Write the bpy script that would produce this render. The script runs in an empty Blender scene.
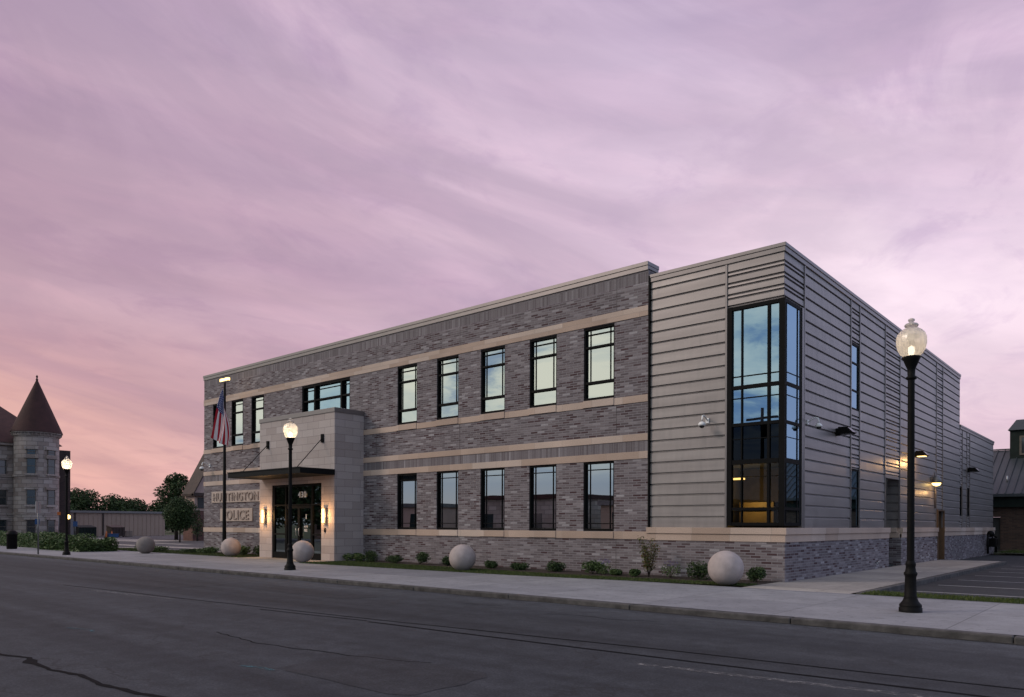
import bpy, bmesh, math, random
from mathutils import Vector, Matrix
PI = math.pi
R = math.radians
random.seed(7)
scene = bpy.context.scene
COL = scene.collection

# ------------------------------------------------------------------ materials
def new_mat(name):
    m = bpy.data.materials.new(name); m.use_nodes = True
    nt = m.node_tree; nt.nodes.clear()
    return m, nt
def N(nt, t, **kw):
    n = nt.nodes.new(t)
    for k, v in kw.items():
        if k in n.inputs: n.inputs[k].default_value = v
        else: setattr(n, k, v)
    return n
def L(nt, a, b): nt.links.new(a, b)
def bsdf(nt, col=(.5, .5, .5), rough=.7, metal=0, spec=.5):
    o = N(nt, 'ShaderNodeOutputMaterial'); b = N(nt, 'ShaderNodeBsdfPrincipled')
    b.inputs['Base Color'].default_value = (*col, 1); b.inputs['Roughness'].default_value = rough
    b.inputs['Metallic'].default_value = metal; b.inputs['Specular IOR Level'].default_value = spec
    L(nt, b.outputs[0], o.inputs[0]); return b
def ramp(nt, fac, stops, interp='LINEAR'):
    r = N(nt, 'ShaderNodeValToRGB'); e = r.color_ramp; e.interpolation = interp
    while len(e.elements) < len(stops): e.elements.new(0.5)
    for i, (p, c) in enumerate(stops):
        e.elements[i].position = p; e.elements[i].color = (*c, 1) if len(c) == 3 else c
    L(nt, fac, r.inputs[0]); return r.outputs[0]
def noise(nt, vec, scale, detail=4, rough=.55, dist=0):
    n = N(nt, 'ShaderNodeTexNoise'); n.inputs['Scale'].default_value = scale
    n.inputs['Detail'].default_value = detail; n.inputs['Roughness'].default_value = rough
    n.inputs['Distortion'].default_value = dist
    if vec is not None: L(nt, vec, n.inputs['Vector'])
    return n.outputs[0]
def mp(nt, vec, scale=(1, 1, 1), loc=(0, 0, 0), rot=(0, 0, 0)):
    m = N(nt, 'ShaderNodeMapping'); m.inputs['Scale'].default_value = scale
    m.inputs['Location'].default_value = loc; m.inputs['Rotation'].default_value = rot
    L(nt, vec, m.inputs['Vector']); return m.outputs[0]
def mix(nt, a, b, fac, mode='MIX'):
    m = N(nt, 'ShaderNodeMix'); m.data_type = 'RGBA'; m.blend_type = mode
    for i, v in ((0, fac), (6, a), (7, b)):
        if hasattr(v, 'is_output') or hasattr(v, 'links'): L(nt, v, m.inputs[i])
        else: m.inputs[i].default_value = v if i == 0 else (*v, 1)
    return m.outputs[2]
def bump(nt, h, b, strength=.3, dist=.01):
    n = N(nt, 'ShaderNodeBump'); n.inputs['Strength'].default_value = strength
    n.inputs['Distance'].default_value = dist
    L(nt, h, n.inputs['Height']); L(nt, n.outputs[0], b.inputs['Normal'])
def objco(nt):
    return N(nt, 'ShaderNodeTexCoord').outputs['Object']
def math_(nt, op, a, b=None, clamp=False):
    m = N(nt, 'ShaderNodeMath'); m.operation = op; m.use_clamp = clamp
    for i, v in ((0, a), (1, b)):
        if v is None: continue
        if isinstance(v, (int, float)): m.inputs[i].default_value = v
        else: L(nt, v, m.inputs[i])
    return m.outputs[0]
def plain(name, col, rough=.7, metal=0, var=.15, scale=6, bmp=0.0, spec=.5):
    m, nt = new_mat(name); b = bsdf(nt, col, rough, metal, spec); o = objco(nt)
    n = noise(nt, o, scale, 5)
    c = ramp(nt, n, [(.3, tuple(x * (1 - var) for x in col)), (.7, tuple(min(1, x * (1 + var)) for x in col))])
    L(nt, c, b.inputs['Base Color'])
    if bmp: bump(nt, noise(nt, o, scale * 8, 4), b, bmp, .01)
    return m
def wallco(nt, flip=False, uv=False):
    if uv: return N(nt, 'ShaderNodeTexCoord').outputs['UV']
    s = N(nt, 'ShaderNodeSeparateXYZ'); L(nt, objco(nt), s.inputs[0])
    c = N(nt, 'ShaderNodeCombineXYZ'); u = math_(nt, 'ADD', s.outputs[0], s.outputs[1])
    if flip: L(nt, s.outputs[2], c.inputs[0]); L(nt, u, c.inputs[1])
    else: L(nt, u, c.inputs[0]); L(nt, s.outputs[2], c.inputs[1])
    return c.outputs[0]
def bricks(name, stops, mortar, bw, bh, ms=.008, flip=False, uv=False, rough=.8, bstr=.6, rock=0, bias=0, stain=.2, z0=0, smooth=.1, spec=.4):
    m, nt = new_mat(name); b = bsdf(nt, rough=rough, spec=spec)
    v = wallco(nt, flip, uv)
    if z0: v = mp(nt, v, loc=(0, -z0, 0))
    t = N(nt, 'ShaderNodeTexBrick'); L(nt, v, t.inputs['Vector'])
    t.inputs['Color1'].default_value = (0, 0, 0, 1); t.inputs['Color2'].default_value = (1, 1, 1, 1)
    t.inputs['Mortar'].default_value = (.5, .5, .5, 1)
    t.inputs['Scale'].default_value = 1; t.inputs['Mortar Size'].default_value = ms
    t.inputs['Mortar Smooth'].default_value = smooth; t.inputs['Bias'].default_value = bias
    t.inputs['Brick Width'].default_value = bw; t.inputs['Row Height'].default_value = bh
    if flip: t.offset = 0
    c = ramp(nt, t.outputs['Color'], stops)
    big = noise(nt, v, .35, 4)
    fine = noise(nt, v, 40, 3)
    c = mix(nt, c, ramp(nt, big, [(.3, (1 - stain,) * 3), (.7, (1 + stain * .4,) * 3)]), 1.0, 'MULTIPLY')
    c = mix(nt, c, ramp(nt, fine, [(.3, (.82,) * 3), (.7, (1.15,) * 3)]), 1.0, 'MULTIPLY')
    c = mix(nt, c, mortar, t.outputs['Fac'])
    L(nt, c, b.inputs['Base Color'])
    h = math_(nt, 'SUBTRACT', 1.0, t.outputs['Fac'])
    h = math_(nt, 'ADD', h, math_(nt, 'MULTIPLY', t.outputs['Color'], .7))
    if rock: h = math_(nt, 'ADD', h, math_(nt, 'MULTIPLY', noise(nt, v, rock, 5), 1.2))
    bump(nt, h, b, bstr, .012)
    return m
M = {}
BS = [(0, (.060, .028, .032)), (.09, (.088, .050, .056)), (.18, (.122, .098, .106)), (.5, (.178, .148, .157)), (.76, (.220, .188, .198)), (.90, (.285, .252, .264)), (1, (.38, .352, .368))]
M['brick'] = bricks('grey_brown_brick', BS, (.245, .225, .242), .30, .0767, .0105, rock=14, bstr=.8)
M['soldier'] = bricks('soldier_course_brick', [(0, (.135, .112, .12)), (.5, (.19, .165, .175)), (.85, (.235, .21, .222)), (1, (.31, .285, .30))], (.20, .18, .19), .34, .0867, .012, flip=True, rock=14, bstr=.8, z0=0)
M['limestone'] = bricks('buff_limestone', [(0, (.46, .34, .27)), (.5, (.56, .425, .345)), (1, (.63, .51, .435))], (.38, .30, .26), 1.17, 2.0, .006, stain=.22, bstr=.25)
M['ashlar'] = bricks('portal_ashlar', [(0, (.42, .355, .335)), (.5, (.475, .41, .39)), (1, (.53, .465, .445))], (.25, .21, .20), .80, .305, .009, stain=.12, bstr=.2, smooth=.3)
M['castle'] = bricks('rock_faced_stone', [(0, (.29, .225, .195)), (.5, (.40, .33, .295)), (1, (.48, .41, .37))], (.17, .145, .13), .95, .42, .02, rock=5, bstr=1, stain=.3)
M['castle_uv'] = bricks('rock_faced_stone_round', [(0, (.29, .225, .195)), (.5, (.40, .33, .295)), (1, (.48, .41, .37))], (.17, .145, .13), .95, .42, .02, rock=5, bstr=1, stain=.3, uv=True)
M['redbrick'] = bricks('red_brick', [(0, (.10, .04, .03)), (1, (.19, .075, .055))], (.15, .12, .11), .3, .1, .01)
M['brownbrick'] = bricks('brown_brick', [(0, (.055, .033, .027)), (1, (.10, .058, .045))], (.08, .06, .05), .3, .1, .01)
M['darkbrick'] = bricks('dark_brown_brick', [(0, (.035, .022, .020)), (1, (.07, .042, .036))], (.06, .05, .045), .3, .1, .01)

def metal_panel():
    m, nt = new_mat('taupe_metal_panel'); b = bsdf(nt, (.3, .27, .27), .38, .35, .5); o = objco(nt)
    n = noise(nt, mp(nt, o, (.25, .25, 3.05)), 1.0, 2)
    c = ramp(nt, n, [(.35, (.258, .232, .226)), (.65, (.315, .286, .278))])
    sm = noise(nt, mp(nt, o, (6, 6, .8)), 1.5, 5)
    c = mix(nt, c, ramp(nt, sm, [(.3, (.93,) * 3), (.7, (1.04,) * 3)]), 1.0, 'MULTIPLY')
    L(nt, c, b.inputs['Base Color'])
    L(nt, ramp(nt, sm, [(.3, (.33,) * 3), (.7, (.46,) * 3)]), b.inputs['Roughness'])
    bump(nt, noise(nt, mp(nt, o, (.6, .6, 2)), 1.6, 2), b, .12, .02)
    return m
M['metal'] = metal_panel()
M['coping'] = plain('coping_metal', (.22, .198, .196), .35, .5, .06, 2)
M['black'] = plain('black_anodised_frame', (.006, .006, .0065), .6, 0, .2, 5, 0, .08)
M['canopy'] = plain('black_painted_steel', (.008, .009, .010), .55, 0, .2, 2, 0, .12)
M['bronze'] = plain('bronze_door_frame', (.16, .10, .06), .45, .3, .1, 4)
M['post'] = plain('black_cast_iron', (.006, .0055, .0055), .55, 0, .3, 9, .15, .12)
M['ballstone'] = plain('precast_concrete', (.42, .355, .34), .8, 0, .16, 4, .5)
M['ballgrey'] = plain('weathered_concrete', (.20, .175, .165), .85, 0, .15, 3, .3)
M['white'] = plain('white_plastic', (.85, .85, .84), .35, 0, .03, 4)
M['darkglass'] = plain('smoked_dome', (.01, .01, .012), .08, 0, .1, 4)
M['grey'] = plain('galvanised_grey', (.17, .17, .175), .45, .5, .15, 6)
M['lightgrey'] = plain('brushed_aluminium', (.42, .42, .43), .35, .7, .08, 6)
M['roofred'] = plain('brown_red_shingle', (.048, .017, .015), .85, 0, .25, 1.5, .4)
M['beige'] = plain('beige_siding', (.37, .265, .205), .7, 0, .06, .5)
M['beigetrim'] = plain('beige_fascia', (.20, .185, .18), .6, 0, .06, .5)
M['green'] = plain('dark_green_steel', (.011, .018, .016), .7, 0, .3, 2, 0, .2)
M['rust'] = plain('rusty_brown_steel', (.045, .026, .020), .7, 0, .3, 2)
M['interior'] = plain('painted_interior', (.20, .18, .15), .8, 0, .08, 1)
M['darkint'] = plain('dark_interior', (.05, .05, .05), .8, 0, .2, 1)
M['wood'] = plain('honey_wood_panel', (.36, .27, .14), .5, 0, .1, 3)
M['blind'] = plain('roller_blind', (.40, .45, .50), .8, 0, .03, 2)
M['blue'] = plain('blue_sign_paint', (.02, .07, .18), .5, 0, .05, 4)
M['orange'] = plain('orange_plastic', (.55, .14, .02), .5, 0, .05, 4)
M['yellow'] = plain('yellow_paint', (.5, .33, .05), .5, 0, .1, 4)
M['cream'] = plain('cream_stucco', (.46, .33, .28), .8, 0, .08, 2)
M['bark'] = plain('bark', (.055, .042, .032), .9, 0, .3, 8, .5)
M['mulch'] = plain('dark_mulch', (.035, .022, .016), .95, 0, .5, 22, 1.0)
M['letter_shade_tone'] = plain('stone_with_letter_shade', (.36, .285, .245), .8, 0, .08, 6)  # same stone as the plaque, colour darkened to stand for shade on raised letters
M['plaque'] = plain('plaque_limestone', (.50, .405, .35), .8, 0, .10, 2.5, .15)
M['slab'] = plain('weathered_wood', (.12, .10, .085), .8, 0, .2, 4)

def leafmat(name, a, b_, c_):
    m, nt = new_mat(name); b = bsdf(nt, a, .6, 0, .3)
    g = N(nt, 'ShaderNodeNewGeometry')
    n = noise(nt, objco(nt), 1.2, 3)
    f = math_(nt, 'ADD', math_(nt, 'MULTIPLY', g.outputs['Random Per Island'], .6), math_(nt, 'MULTIPLY', n, .6))
    L(nt, ramp(nt, f, [(.2, a), (.6, b_), (.95, c_)]), b.inputs['Base Color'])
    return m
M['leaf'] = leafmat('green_leaf', (.022, .045, .012), (.045, .085, .022), (.09, .13, .035))
M['leafdark'] = leafmat('dark_green_leaf', (.016, .034, .012), (.036, .064, .020), (.065, .10, .030))
M['leafmid'] = leafmat('mid_green_leaf', (.03, .055, .016), (.06, .10, .028), (.10, .15, .05))
M['leafolive'] = leafmat('olive_red_leaf', (.05, .06, .015), (.10, .11, .03), (.22, .07, .03))
M['flower'] = leafmat('purple_flower', (.06, .04, .16), (.10, .07, .25), (.18, .13, .35))
M['grass'] = leafmat('grass_blade', (.030, .050, .010), (.055, .080, .018), (.10, .12, .03))
M['turf'] = plain('turf_soil', (.035, .048, .014), .95, 0, .4, 9, .6)
def globe_mat():
    m, nt = new_mat('frosted_ribbed_globe'); o = N(nt, 'ShaderNodeOutputMaterial')
    t = N(nt, 'ShaderNodeBsdfTransparent'); t.inputs[0].default_value = (.95, .92, .88, 1)
    g = N(nt, 'ShaderNodeBsdfGlossy'); g.inputs['Roughness'].default_value = .28; g.inputs[0].default_value = (.8, .8, .8, 1)
    tr = N(nt, 'ShaderNodeBsdfTranslucent'); tr.inputs[0].default_value = (.92, .86, .78, 1)
    d = N(nt, 'ShaderNodeBsdfDiffuse'); d.inputs[0].default_value = (.8, .76, .72, 1)
    a = N(nt, 'ShaderNodeMixShader'); a.inputs[0].default_value = .5; L(nt, tr.outputs[0], a.inputs[1]); L(nt, d.outputs[0], a.inputs[2])
    b = N(nt, 'ShaderNodeMixShader'); b.inputs[0].default_value = .66; L(nt, t.outputs[0], b.inputs[1]); L(nt, a.outputs[0], b.inputs[2])
    c = N(nt, 'ShaderNodeMixShader'); lw = N(nt, 'ShaderNodeLayerWeight'); lw.inputs[0].default_value = .35
    L(nt, math_(nt, 'ADD', math_(nt, 'MULTIPLY', lw.outputs['Fresnel'], .6), .06), c.inputs[0]); L(nt, b.outputs[0], c.inputs[1]); L(nt, g.outputs[0], c.inputs[2])
    L(nt, c.outputs[0], o.inputs[0]); return m
M['globe'] = globe_mat()
def emit(name, col, s):
    m, nt = new_mat(name); o = N(nt, 'ShaderNodeOutputMaterial'); e = N(nt, 'ShaderNodeEmission')
    e.inputs[0].default_value = (*col, 1); e.inputs[1].default_value = s; L(nt, e.outputs[0], o.inputs[0]); return m
M['bulb'] = emit('warm_bulb', (1, .82, .56), 14)
M['sconce'] = emit('warm_sconce_glass', (1, .58, .20), 5)
M['bulbdim'] = emit('dim_bulb', (1, .86, .66), 3.5)
M['pin'] = emit('small_warm_light', (1, .66, .22), 4.5)
M['strip'] = emit('warm_ceiling_strip', (1, .62, .18), 2.2)
def glass(name, tint, gfac, rough=.0, trans=(.35, .38, .38)):
    m, nt = new_mat(name); o = N(nt, 'ShaderNodeOutputMaterial')
    g = N(nt, 'ShaderNodeBsdfGlossy'); g.inputs[0].default_value = (*tint, 1); g.inputs['Roughness'].default_value = rough
    t = N(nt, 'ShaderNodeBsdfTransparent'); t.inputs[0].default_value = (*trans, 1)
    s = N(nt, 'ShaderNodeMixShader'); lw = N(nt, 'ShaderNodeLayerWeight'); lw.inputs[0].default_value = .5
    f = math_(nt, 'ADD', math_(nt, 'MULTIPLY', lw.outputs['Fresnel'], .45), gfac, clamp=True)
    L(nt, f, s.inputs[0]); L(nt, t.outputs[0], s.inputs[1]); L(nt, g.outputs[0], s.inputs[2]); L(nt, s.outputs[0], o.inputs[0])
    bm = N(nt, 'ShaderNodeBump'); bm.inputs['Strength'].default_value = .05; bm.inputs['Distance'].default_value = .02
    L(nt, noise(nt, objco(nt), .9, 1), bm.inputs['Height']); L(nt, bm.outputs[0], g.inputs['Normal'])
    return m
M['glass'] = glass('coated_window_glass', (.86, .96, .95), .52)
M['glassblue'] = glass('blue_coated_glass', (.55, .80, 1.0), .46)
M['spandrel'] = glass('dark_spandrel_glass', (.16, .20, .27), .03, trans=(.05, .05, .06))
M['doorglass'] = glass('door_glass', (.75, .88, .88), .28)

def asphalt(name, base, lane=True, crack=True):
    m, nt = new_mat(name); b = bsdf(nt, rough=.85, spec=.35); o = objco(nt)
    f = noise(nt, o, 38, 5, .8); mid = noise(nt, o, 3.5, 5, .6); lng = noise(nt, mp(nt, o, (.06, 1.3, 1)), 1.0, 5, .6)
    c = ramp(nt, f, [(.28, tuple(x * .45 for x in base)), (.5, base), (.72, tuple(x * 2.0 for x in base))])
    c = mix(nt, c, ramp(nt, mid, [(.32, (.74,) * 3), (.68, (1.22,) * 3)]), 1.0, 'MULTIPLY')
    c = mix(nt, c, ramp(nt, lng, [(.32, (.66, .66, .68)), (.5, (1,) * 3), (.68, (1.4, 1.38, 1.36))]), 1.0, 'MULTIPLY')
    if lane:
        s = N(nt, 'ShaderNodeSeparateXYZ'); L(nt, o, s.inputs[0])
        wob = math_(nt, 'ADD', s.outputs[1], math_(nt, 'MULTIPLY', noise(nt, mp(nt, o, (.15, 1, 1)), 1, 3), .5))
        k = math_(nt, 'MULTIPLY', math_(nt, 'SUBTRACT', wob, -13.4), 1 / 6.2)   # 0 at -13.6, 1 at -7.4
        c = mix(nt, c, ramp(nt, k, [(.0, (1,) * 3), (.28, (1.0,) * 3), (.33, (.80,) * 3), (.60, (.84,) * 3), (.66, (1.02,) * 3), (.74, (.92,) * 3), (.82, (1.3, 1.28, 1.26)), (1, (1.45, 1.42, 1.4))]), 1.0, 'MULTIPLY')
    if crack:
        v = N(nt, 'ShaderNodeTexVoronoi'); v.feature = 'DISTANCE_TO_EDGE'
        vv = N(nt, 'ShaderNodeVectorMath'); vv.operation = 'ADD'; L(nt, mp(nt, o, (.16, .42, 1)), vv.inputs[0])
        nn = N(nt, 'ShaderNodeTexNoise'); nn.inputs['Scale'].default_value = 1.1; nn.inputs['Detail'].default_value = 6; L(nt, o, nn.inputs['Vector'])
        sc = N(nt, 'ShaderNodeVectorMath'); sc.operation = 'SCALE'; sc.inputs['Scale'].default_value = .55; L(nt, nn.outputs['Color'], sc.inputs[0])
        L(nt, sc.outputs[0], vv.inputs[1]); L(nt, vv.outputs[0], v.inputs['Vector']); v.inputs['Scale'].default_value = 1
        msk = math_(nt, 'MULTIPLY', ramp(nt, v.outputs['Distance'], [(0, (1,) * 3), (.0045, (.8,) * 3), (.008, (0,) * 3)]), ramp(nt, noise(nt, o, .35, 2), [(.45, (0,) * 3), (.6, (.85,) * 3)]))
        c = mix(nt, c, (.018, .018, .02), msk)
    L(nt, c, b.inputs['Base Color'])
    bump(nt, f, b, .35, .006)
    return m
M['road'] = asphalt('worn_asphalt', (.033, .037, .043))
M['patch'] = asphalt('repair_asphalt', (.026, .028, .032), lane=False, crack=False)
M['lot'] = asphalt('lot_asphalt', (.026, .028, .031), lane=False)
M['lotleft'] = asphalt('left_lot_asphalt', (.075, .072, .076), lane=False)
def concrete(name, col, joint=1.55, dirx=True):
    m, nt = new_mat(name); b = bsdf(nt, rough=.85, spec=.3); o = objco(nt)
    t = N(nt, 'ShaderNodeTexBrick'); L(nt, o, t.inputs['Vector']); t.offset = 0
    t.inputs['Scale'].default_value = 1; t.inputs['Brick Width'].default_value = joint; t.inputs['Row Height'].default_value = joint
    t.inputs['Mortar Size'].default_value = .012; t.inputs['Mortar Smooth'].default_value = .2
    t.inputs['Color1'].default_value = (.80, .80, .82, 1); t.inputs['Color2'].default_value = (1.1, 1.09, 1.07, 1); t.inputs['Mortar'].default_value = (.62, .62, .62, 1)
    n1 = noise(nt, o, 1.1, 6, .65); n2 = noise(nt, o, 45, 3); n3 = noise(nt, mp(nt, o, (1, 1, 1), (5, 3, 0)), 5, 5, .7)
    c = mix(nt, ramp(nt, n1, [(.3, tuple(x * .80 for x in col)), (.7, tuple(x * 1.12 for x in col))]), t.outputs['Color'], 1.0, 'MULTIPLY')
    c = mix(nt, c, ramp(nt, n2, [(.3, (.88,) * 3), (.7, (1.1,) * 3)]), 1.0, 'MULTIPLY')
    c = mix(nt, c, ramp(nt, n3, [(.33, (.62,) * 3), (.44, (1,) * 3)]), 1.0, 'MULTIPLY')
    L(nt, c, b.inputs['Base Color']); bump(nt, n2, b, .2, .004); return m
M['concrete'] = concrete('pavement_concrete', (.262, .264, .280), 2.6)
M['concrete2'] = concrete('warm_walk_concrete', (.36, .33, .30), 1.6)
M['kerb'] = plain('kerb_concrete', (.072, .067, .065), .9, 0, .5, 4.5, .7)
M['tar'] = plain('tar_sealant', (.007, .007, .008), .9, 0, .2, 5, 0, .1)
M['dirt'] = plain('kerb_grime', (.028, .025, .023), .95, 0, .4, 9, .5)
def paint(name, col, thr):
    m, nt = new_mat(name); o = N(nt, 'ShaderNodeOutputMaterial'); b = N(nt, 'ShaderNodeBsdfPrincipled')
    b.inputs['Base Color'].default_value = (*col, 1); b.inputs['Roughness'].default_value = .8
    t = N(nt, 'ShaderNodeBsdfTransparent'); s = N(nt, 'ShaderNodeMixShader'); c = objco(nt)
    n = noise(nt, c, 9, 6, .75)
    L(nt, ramp(nt, n, [(thr - .08, (0,) * 3), (thr + .1, (.8,) * 3)]), s.inputs[0]); L(nt, t.outputs[0], s.inputs[1]); L(nt, b.outputs[0], s.inputs[2]); L(nt, s.outputs[0], o.inputs[0])
    return m
M['wornwhite'] = paint('worn_white_paint', (.22, .215, .21), .53)
M['lotwhite'] = paint('lot_white_paint', (.48, .47, .46), .36)
M['turq'] = paint('faded_turquoise_mark', (.04, .13, .15), .50)
def flagmat():
    m, nt = new_mat('flag_stripes'); b = bsdf(nt, rough=.7, spec=.2)
    uv = N(nt, 'ShaderNodeTexCoord').outputs['UV']; s = N(nt, 'ShaderNodeSeparateXYZ'); L(nt, uv, s.inputs[0])
    k = math_(nt, 'MODULO', math_(nt, 'MULTIPLY', s.outputs[1], 13.0), 2.0)
    st = mix(nt, (.42, .02, .035), (.72, .72, .74), math_(nt, 'GREATER_THAN', k, 1.0))
    can = math_(nt, 'MULTIPLY', math_(nt, 'LESS_THAN', s.outputs[0], .40), math_(nt, 'LESS_THAN', s.outputs[1], 7 / 13))
    v = N(nt, 'ShaderNodeTexVoronoi'); v.inputs['Scale'].default_value = 1; v.inputs['Randomness'].default_value = 0
    L(nt, mp(nt, uv, (27, 17, 1)), v.inputs['Vector'])
    cc = mix(nt, (.016, .028, .16), (.7, .7, .72), math_(nt, 'LESS_THAN', v.outputs['Distance'], .26))
    L(nt, mix(nt, st, cc, can), b.inputs['Base Color']); return m
M['flag'] = flagmat()
def seammetal():
    m, nt = new_mat('dark_standing_seam'); b = bsdf(nt, (.05, .058, .068), .55, .1)
    n = noise(nt, objco(nt), .8, 3)
    L(nt, ramp(nt, n, [(.3, (.034, .042, .050)), (.7, (.05, .058, .068))]), b.inputs['Base Color']); return m
M['seam'] = seammetal()

# ------------------------------------------------------------------ mesh building
class MB:
    def __init__(s): s.v = []; s.f = []; s.uv = {}; s.sm = []; s.ch = []
    def add(s, vs, fs, smooth=False):
        o = len(s.v); s.ch.append(o); s.v += [tuple(v) for v in vs]
        for f in fs: s.f.append([i + o for i in f]); s.sm.append(smooth)
        return s
    def quad(s, a, b, c, d): return s.add([a, b, c, d], [(0, 1, 2, 3)])
    def box(s, x0, x1, y0, y1, z0, z1):
        return s.add([(x0, y0, z0), (x1, y0, z0), (x1, y1, z0), (x0, y1, z0), (x0, y0, z1), (x1, y0, z1), (x1, y1, z1), (x0, y1, z1)],
                     [(0, 3, 2, 1), (4, 5, 6, 7), (0, 1, 5, 4), (1, 2, 6, 5), (2, 3, 7, 6), (3, 0, 4, 7)])
    def tube(s, pts, r, n=10, cap=True):
        pts = [Vector(p) for p in pts]; rs = r if isinstance(r, (list, tuple)) else [r] * len(pts)
        rings = []
        for i, p in enumerate(pts):
            d = (pts[min(i + 1, len(pts) - 1)] - pts[max(i - 1, 0)]).normalized()
            a = d.orthogonal().normalized() if abs(d.z) < .99 else Vector((1, 0, 0)); 
            if i and abs(d.z) < .99: a = (pa - d * pa.dot(d)).normalized() if (pa - d * pa.dot(d)).length > .01 else a
            pa = a; b = d.cross(a)
            rings.append([p + (a * math.cos(2 * PI * k / n) + b * math.sin(2 * PI * k / n)) * rs[i] for k in range(n)])
        vs = [v for rg in rings for v in rg]; fs = []
        for i in range(len(pts) - 1):
            for k in range(n):
                fs.append((i * n + k, i * n + (k + 1) % n, (i + 1) * n + (k + 1) % n, (i + 1) * n + k))
        if cap: fs += [tuple(range(n))[::-1], tuple((len(pts) - 1) * n + k for k in range(n))]
        return s.add(vs, fs, True)
    def lathe(s, prof, cx=0, cy=0, n=24, ribs=0, depth=0, smooth=True, uvr=None):
        o = len(s.v); m = len(prof)
        cols = n + 1 if uvr else n
        for j in range(cols):
            a = 2 * PI * j / n; k = 1 + (depth * math.cos(ribs * a) if ribs else 0)
            for (r, z) in prof: s.v.append((cx + r * k * math.cos(a), cy + r * k * math.sin(a), z))
        for j in range(n):
            j2 = j + 1 if uvr else (j + 1) % n
            for i in range(m - 1):
                s.f.append([o + j * m + i, o + j2 * m + i, o + j2 * m + i + 1, o + j * m + i + 1]); s.sm.append(smooth)
                if uvr:
                    s.uv[len(s.f) - 1] = [(2 * PI * j / n * uvr, prof[i][1]), (2 * PI * (j + 1) / n * uvr, prof[i][1]), (2 * PI * (j + 1) / n * uvr, prof[i + 1][1]), (2 * PI * j / n * uvr, prof[i + 1][1])]
        return s
    def sphere(s, c, r, n=24, m=14, sq=1):
        pr = [(r * math.sin(PI * i / m) + 1e-4, c[2] - r * sq * math.cos(PI * i / m)) for i in range(m + 1)]
        return s.lathe(pr, c[0], c[1], n)
    def build(s, name, mat, parent=None, bevel=0, weld=False):
        me = bpy.data.meshes.new(name); org = parent['_o'] if parent is not None else s.org()
        org = Vector(org)
        me.from_pydata([tuple(Vector(v) - org) for v in s.v], [], s.f)
        for i, p in enumerate(me.polygons): p.use_smooth = s.sm[i]
        if s.uv:
            l = me.uv_layers.new(name='UVMap')
            for fi, uvs in s.uv.items():
                for li, uv in zip(me.polygons[fi].loop_indices, uvs): l.data[li].uv = uv
        me.materials.append(M[mat] if isinstance(mat, str) else mat)
        o = bpy.data.objects.new(name, me); COL.objects.link(o)
        if parent is not None: o.parent = parent
        else: o.location = org
        o['_o'] = tuple(org)
        if bevel:
            b = o.modifiers.new('bevel', 'BEVEL'); b.width = bevel; b.segments = 2; b.limit_method = 'ANGLE'
        return o
    def each(s, name, mat, parent=None, bevel=0):
        # every added box becomes a part of its own
        used = 0; fi = 0; r = []
        starts = s.ch + [len(s.v)]
        for a, b in zip(starts, starts[1:]):
            m = MB(); fs = [f for f in s.f if a <= f[0] < b]
            m.add(s.v[a:b], [[i - a for i in f] for f in fs]); r.append(m.build(name, mat, parent, bevel))
        return r
    def org(s):
        xs = [v[0] for v in s.v]; ys = [v[1] for v in s.v]; zs = [v[2] for v in s.v]
        return ((min(xs) + max(xs)) / 2, (min(ys) + max(ys)) / 2, min(zs))
def thing(name, label, cat, loc, group=None):
    o = bpy.data.objects.new(name, None); COL.objects.link(o); o.location = loc; o['_o'] = tuple(loc)
    o['label'] = label; o['category'] = cat
    if group: o['group'] = group
    return o
def tag(o, label, cat, group=None):
    o['label'] = label; o['category'] = cat
    if group: o['group'] = group
    return o
def struct(name, mb, mat):
    o = mb.build(name, mat, None) ; o['kind'] = 'structure'; return o
def structw(name, mb, mat):   # structure with world-origin coordinates
    me = bpy.data.meshes.new(name); me.from_pydata([tuple(v) for v in mb.v], [], mb.f); me.materials.append(M[mat])
    o = bpy.data.objects.new(name, me); COL.objects.link(o); o['kind'] = 'structure'; return o
def dup(root, loc, label):
    c = root.copy(); COL.objects.link(c); c.location = loc; c['label'] = label
    for ch in list(root.children):
        d = ch.copy(); COL.objects.link(d); d.parent = c
        for g in list(ch.children):
            e = g.copy(); COL.objects.link(e); e.parent = d
    return c
def slab(x0, x1, y0, y1, z, mb=None):
    mb = mb or MB(); return mb.quad((x0, y0, z), (x1, y0, z), (x1, y1, z), (x0, y1, z))
def pointlight(name, loc, w, col=(1, .72, .42), r=.08, kind='POINT', rot=None, size=None, spot=None):
    l = bpy.data.lights.new(name, kind); l.energy = w; l.color = col
    if kind == 'SPOT': l.spot_size = spot or R(110); l.spot_blend = .6
    if kind in ('POINT', 'SPOT'): l.shadow_soft_size = r
    o = bpy.data.objects.new(name, l); COL.objects.link(o); o.location = loc
    if rot: o.rotation_euler = rot
    return o
def text_mb(txt, size, depth, x0, x1, y, z0, z1, mb):
    """raised letters on a wall facing -Y, fitted to the box"""
    cu = bpy.data.curves.new('lettering', 'FONT'); cu.body = txt; cu.size = 1; cu.extrude = .5; cu.space_character = 1.12; cu.offset = .012
    ob = bpy.data.objects.new('lettering', cu); COL.objects.link(ob)
    dg = bpy.context.evaluated_depsgraph_get(); dg.update()
    me = bpy.data.meshes.new_from_object(ob.evaluated_get(dg))
    xs = [v.co.x for v in me.vertices]; ys = [v.co.y for v in me.vertices]
    ax, bx, ay, by = min(xs), max(xs), min(ys), max(ys)
    vs = [(x0 + (v.co.x - ax) / (bx - ax) * (x1 - x0), y - depth * (v.co.z + .5), z0 + (v.co.y - ay) / (by - ay) * (z1 - z0)) for v in me.vertices]
    mb.add(vs, [tuple(p.vertices) for p in me.polygons])
    bpy.data.objects.remove(ob); bpy.data.curves.remove(cu); bpy.data.meshes.remove(me)

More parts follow.
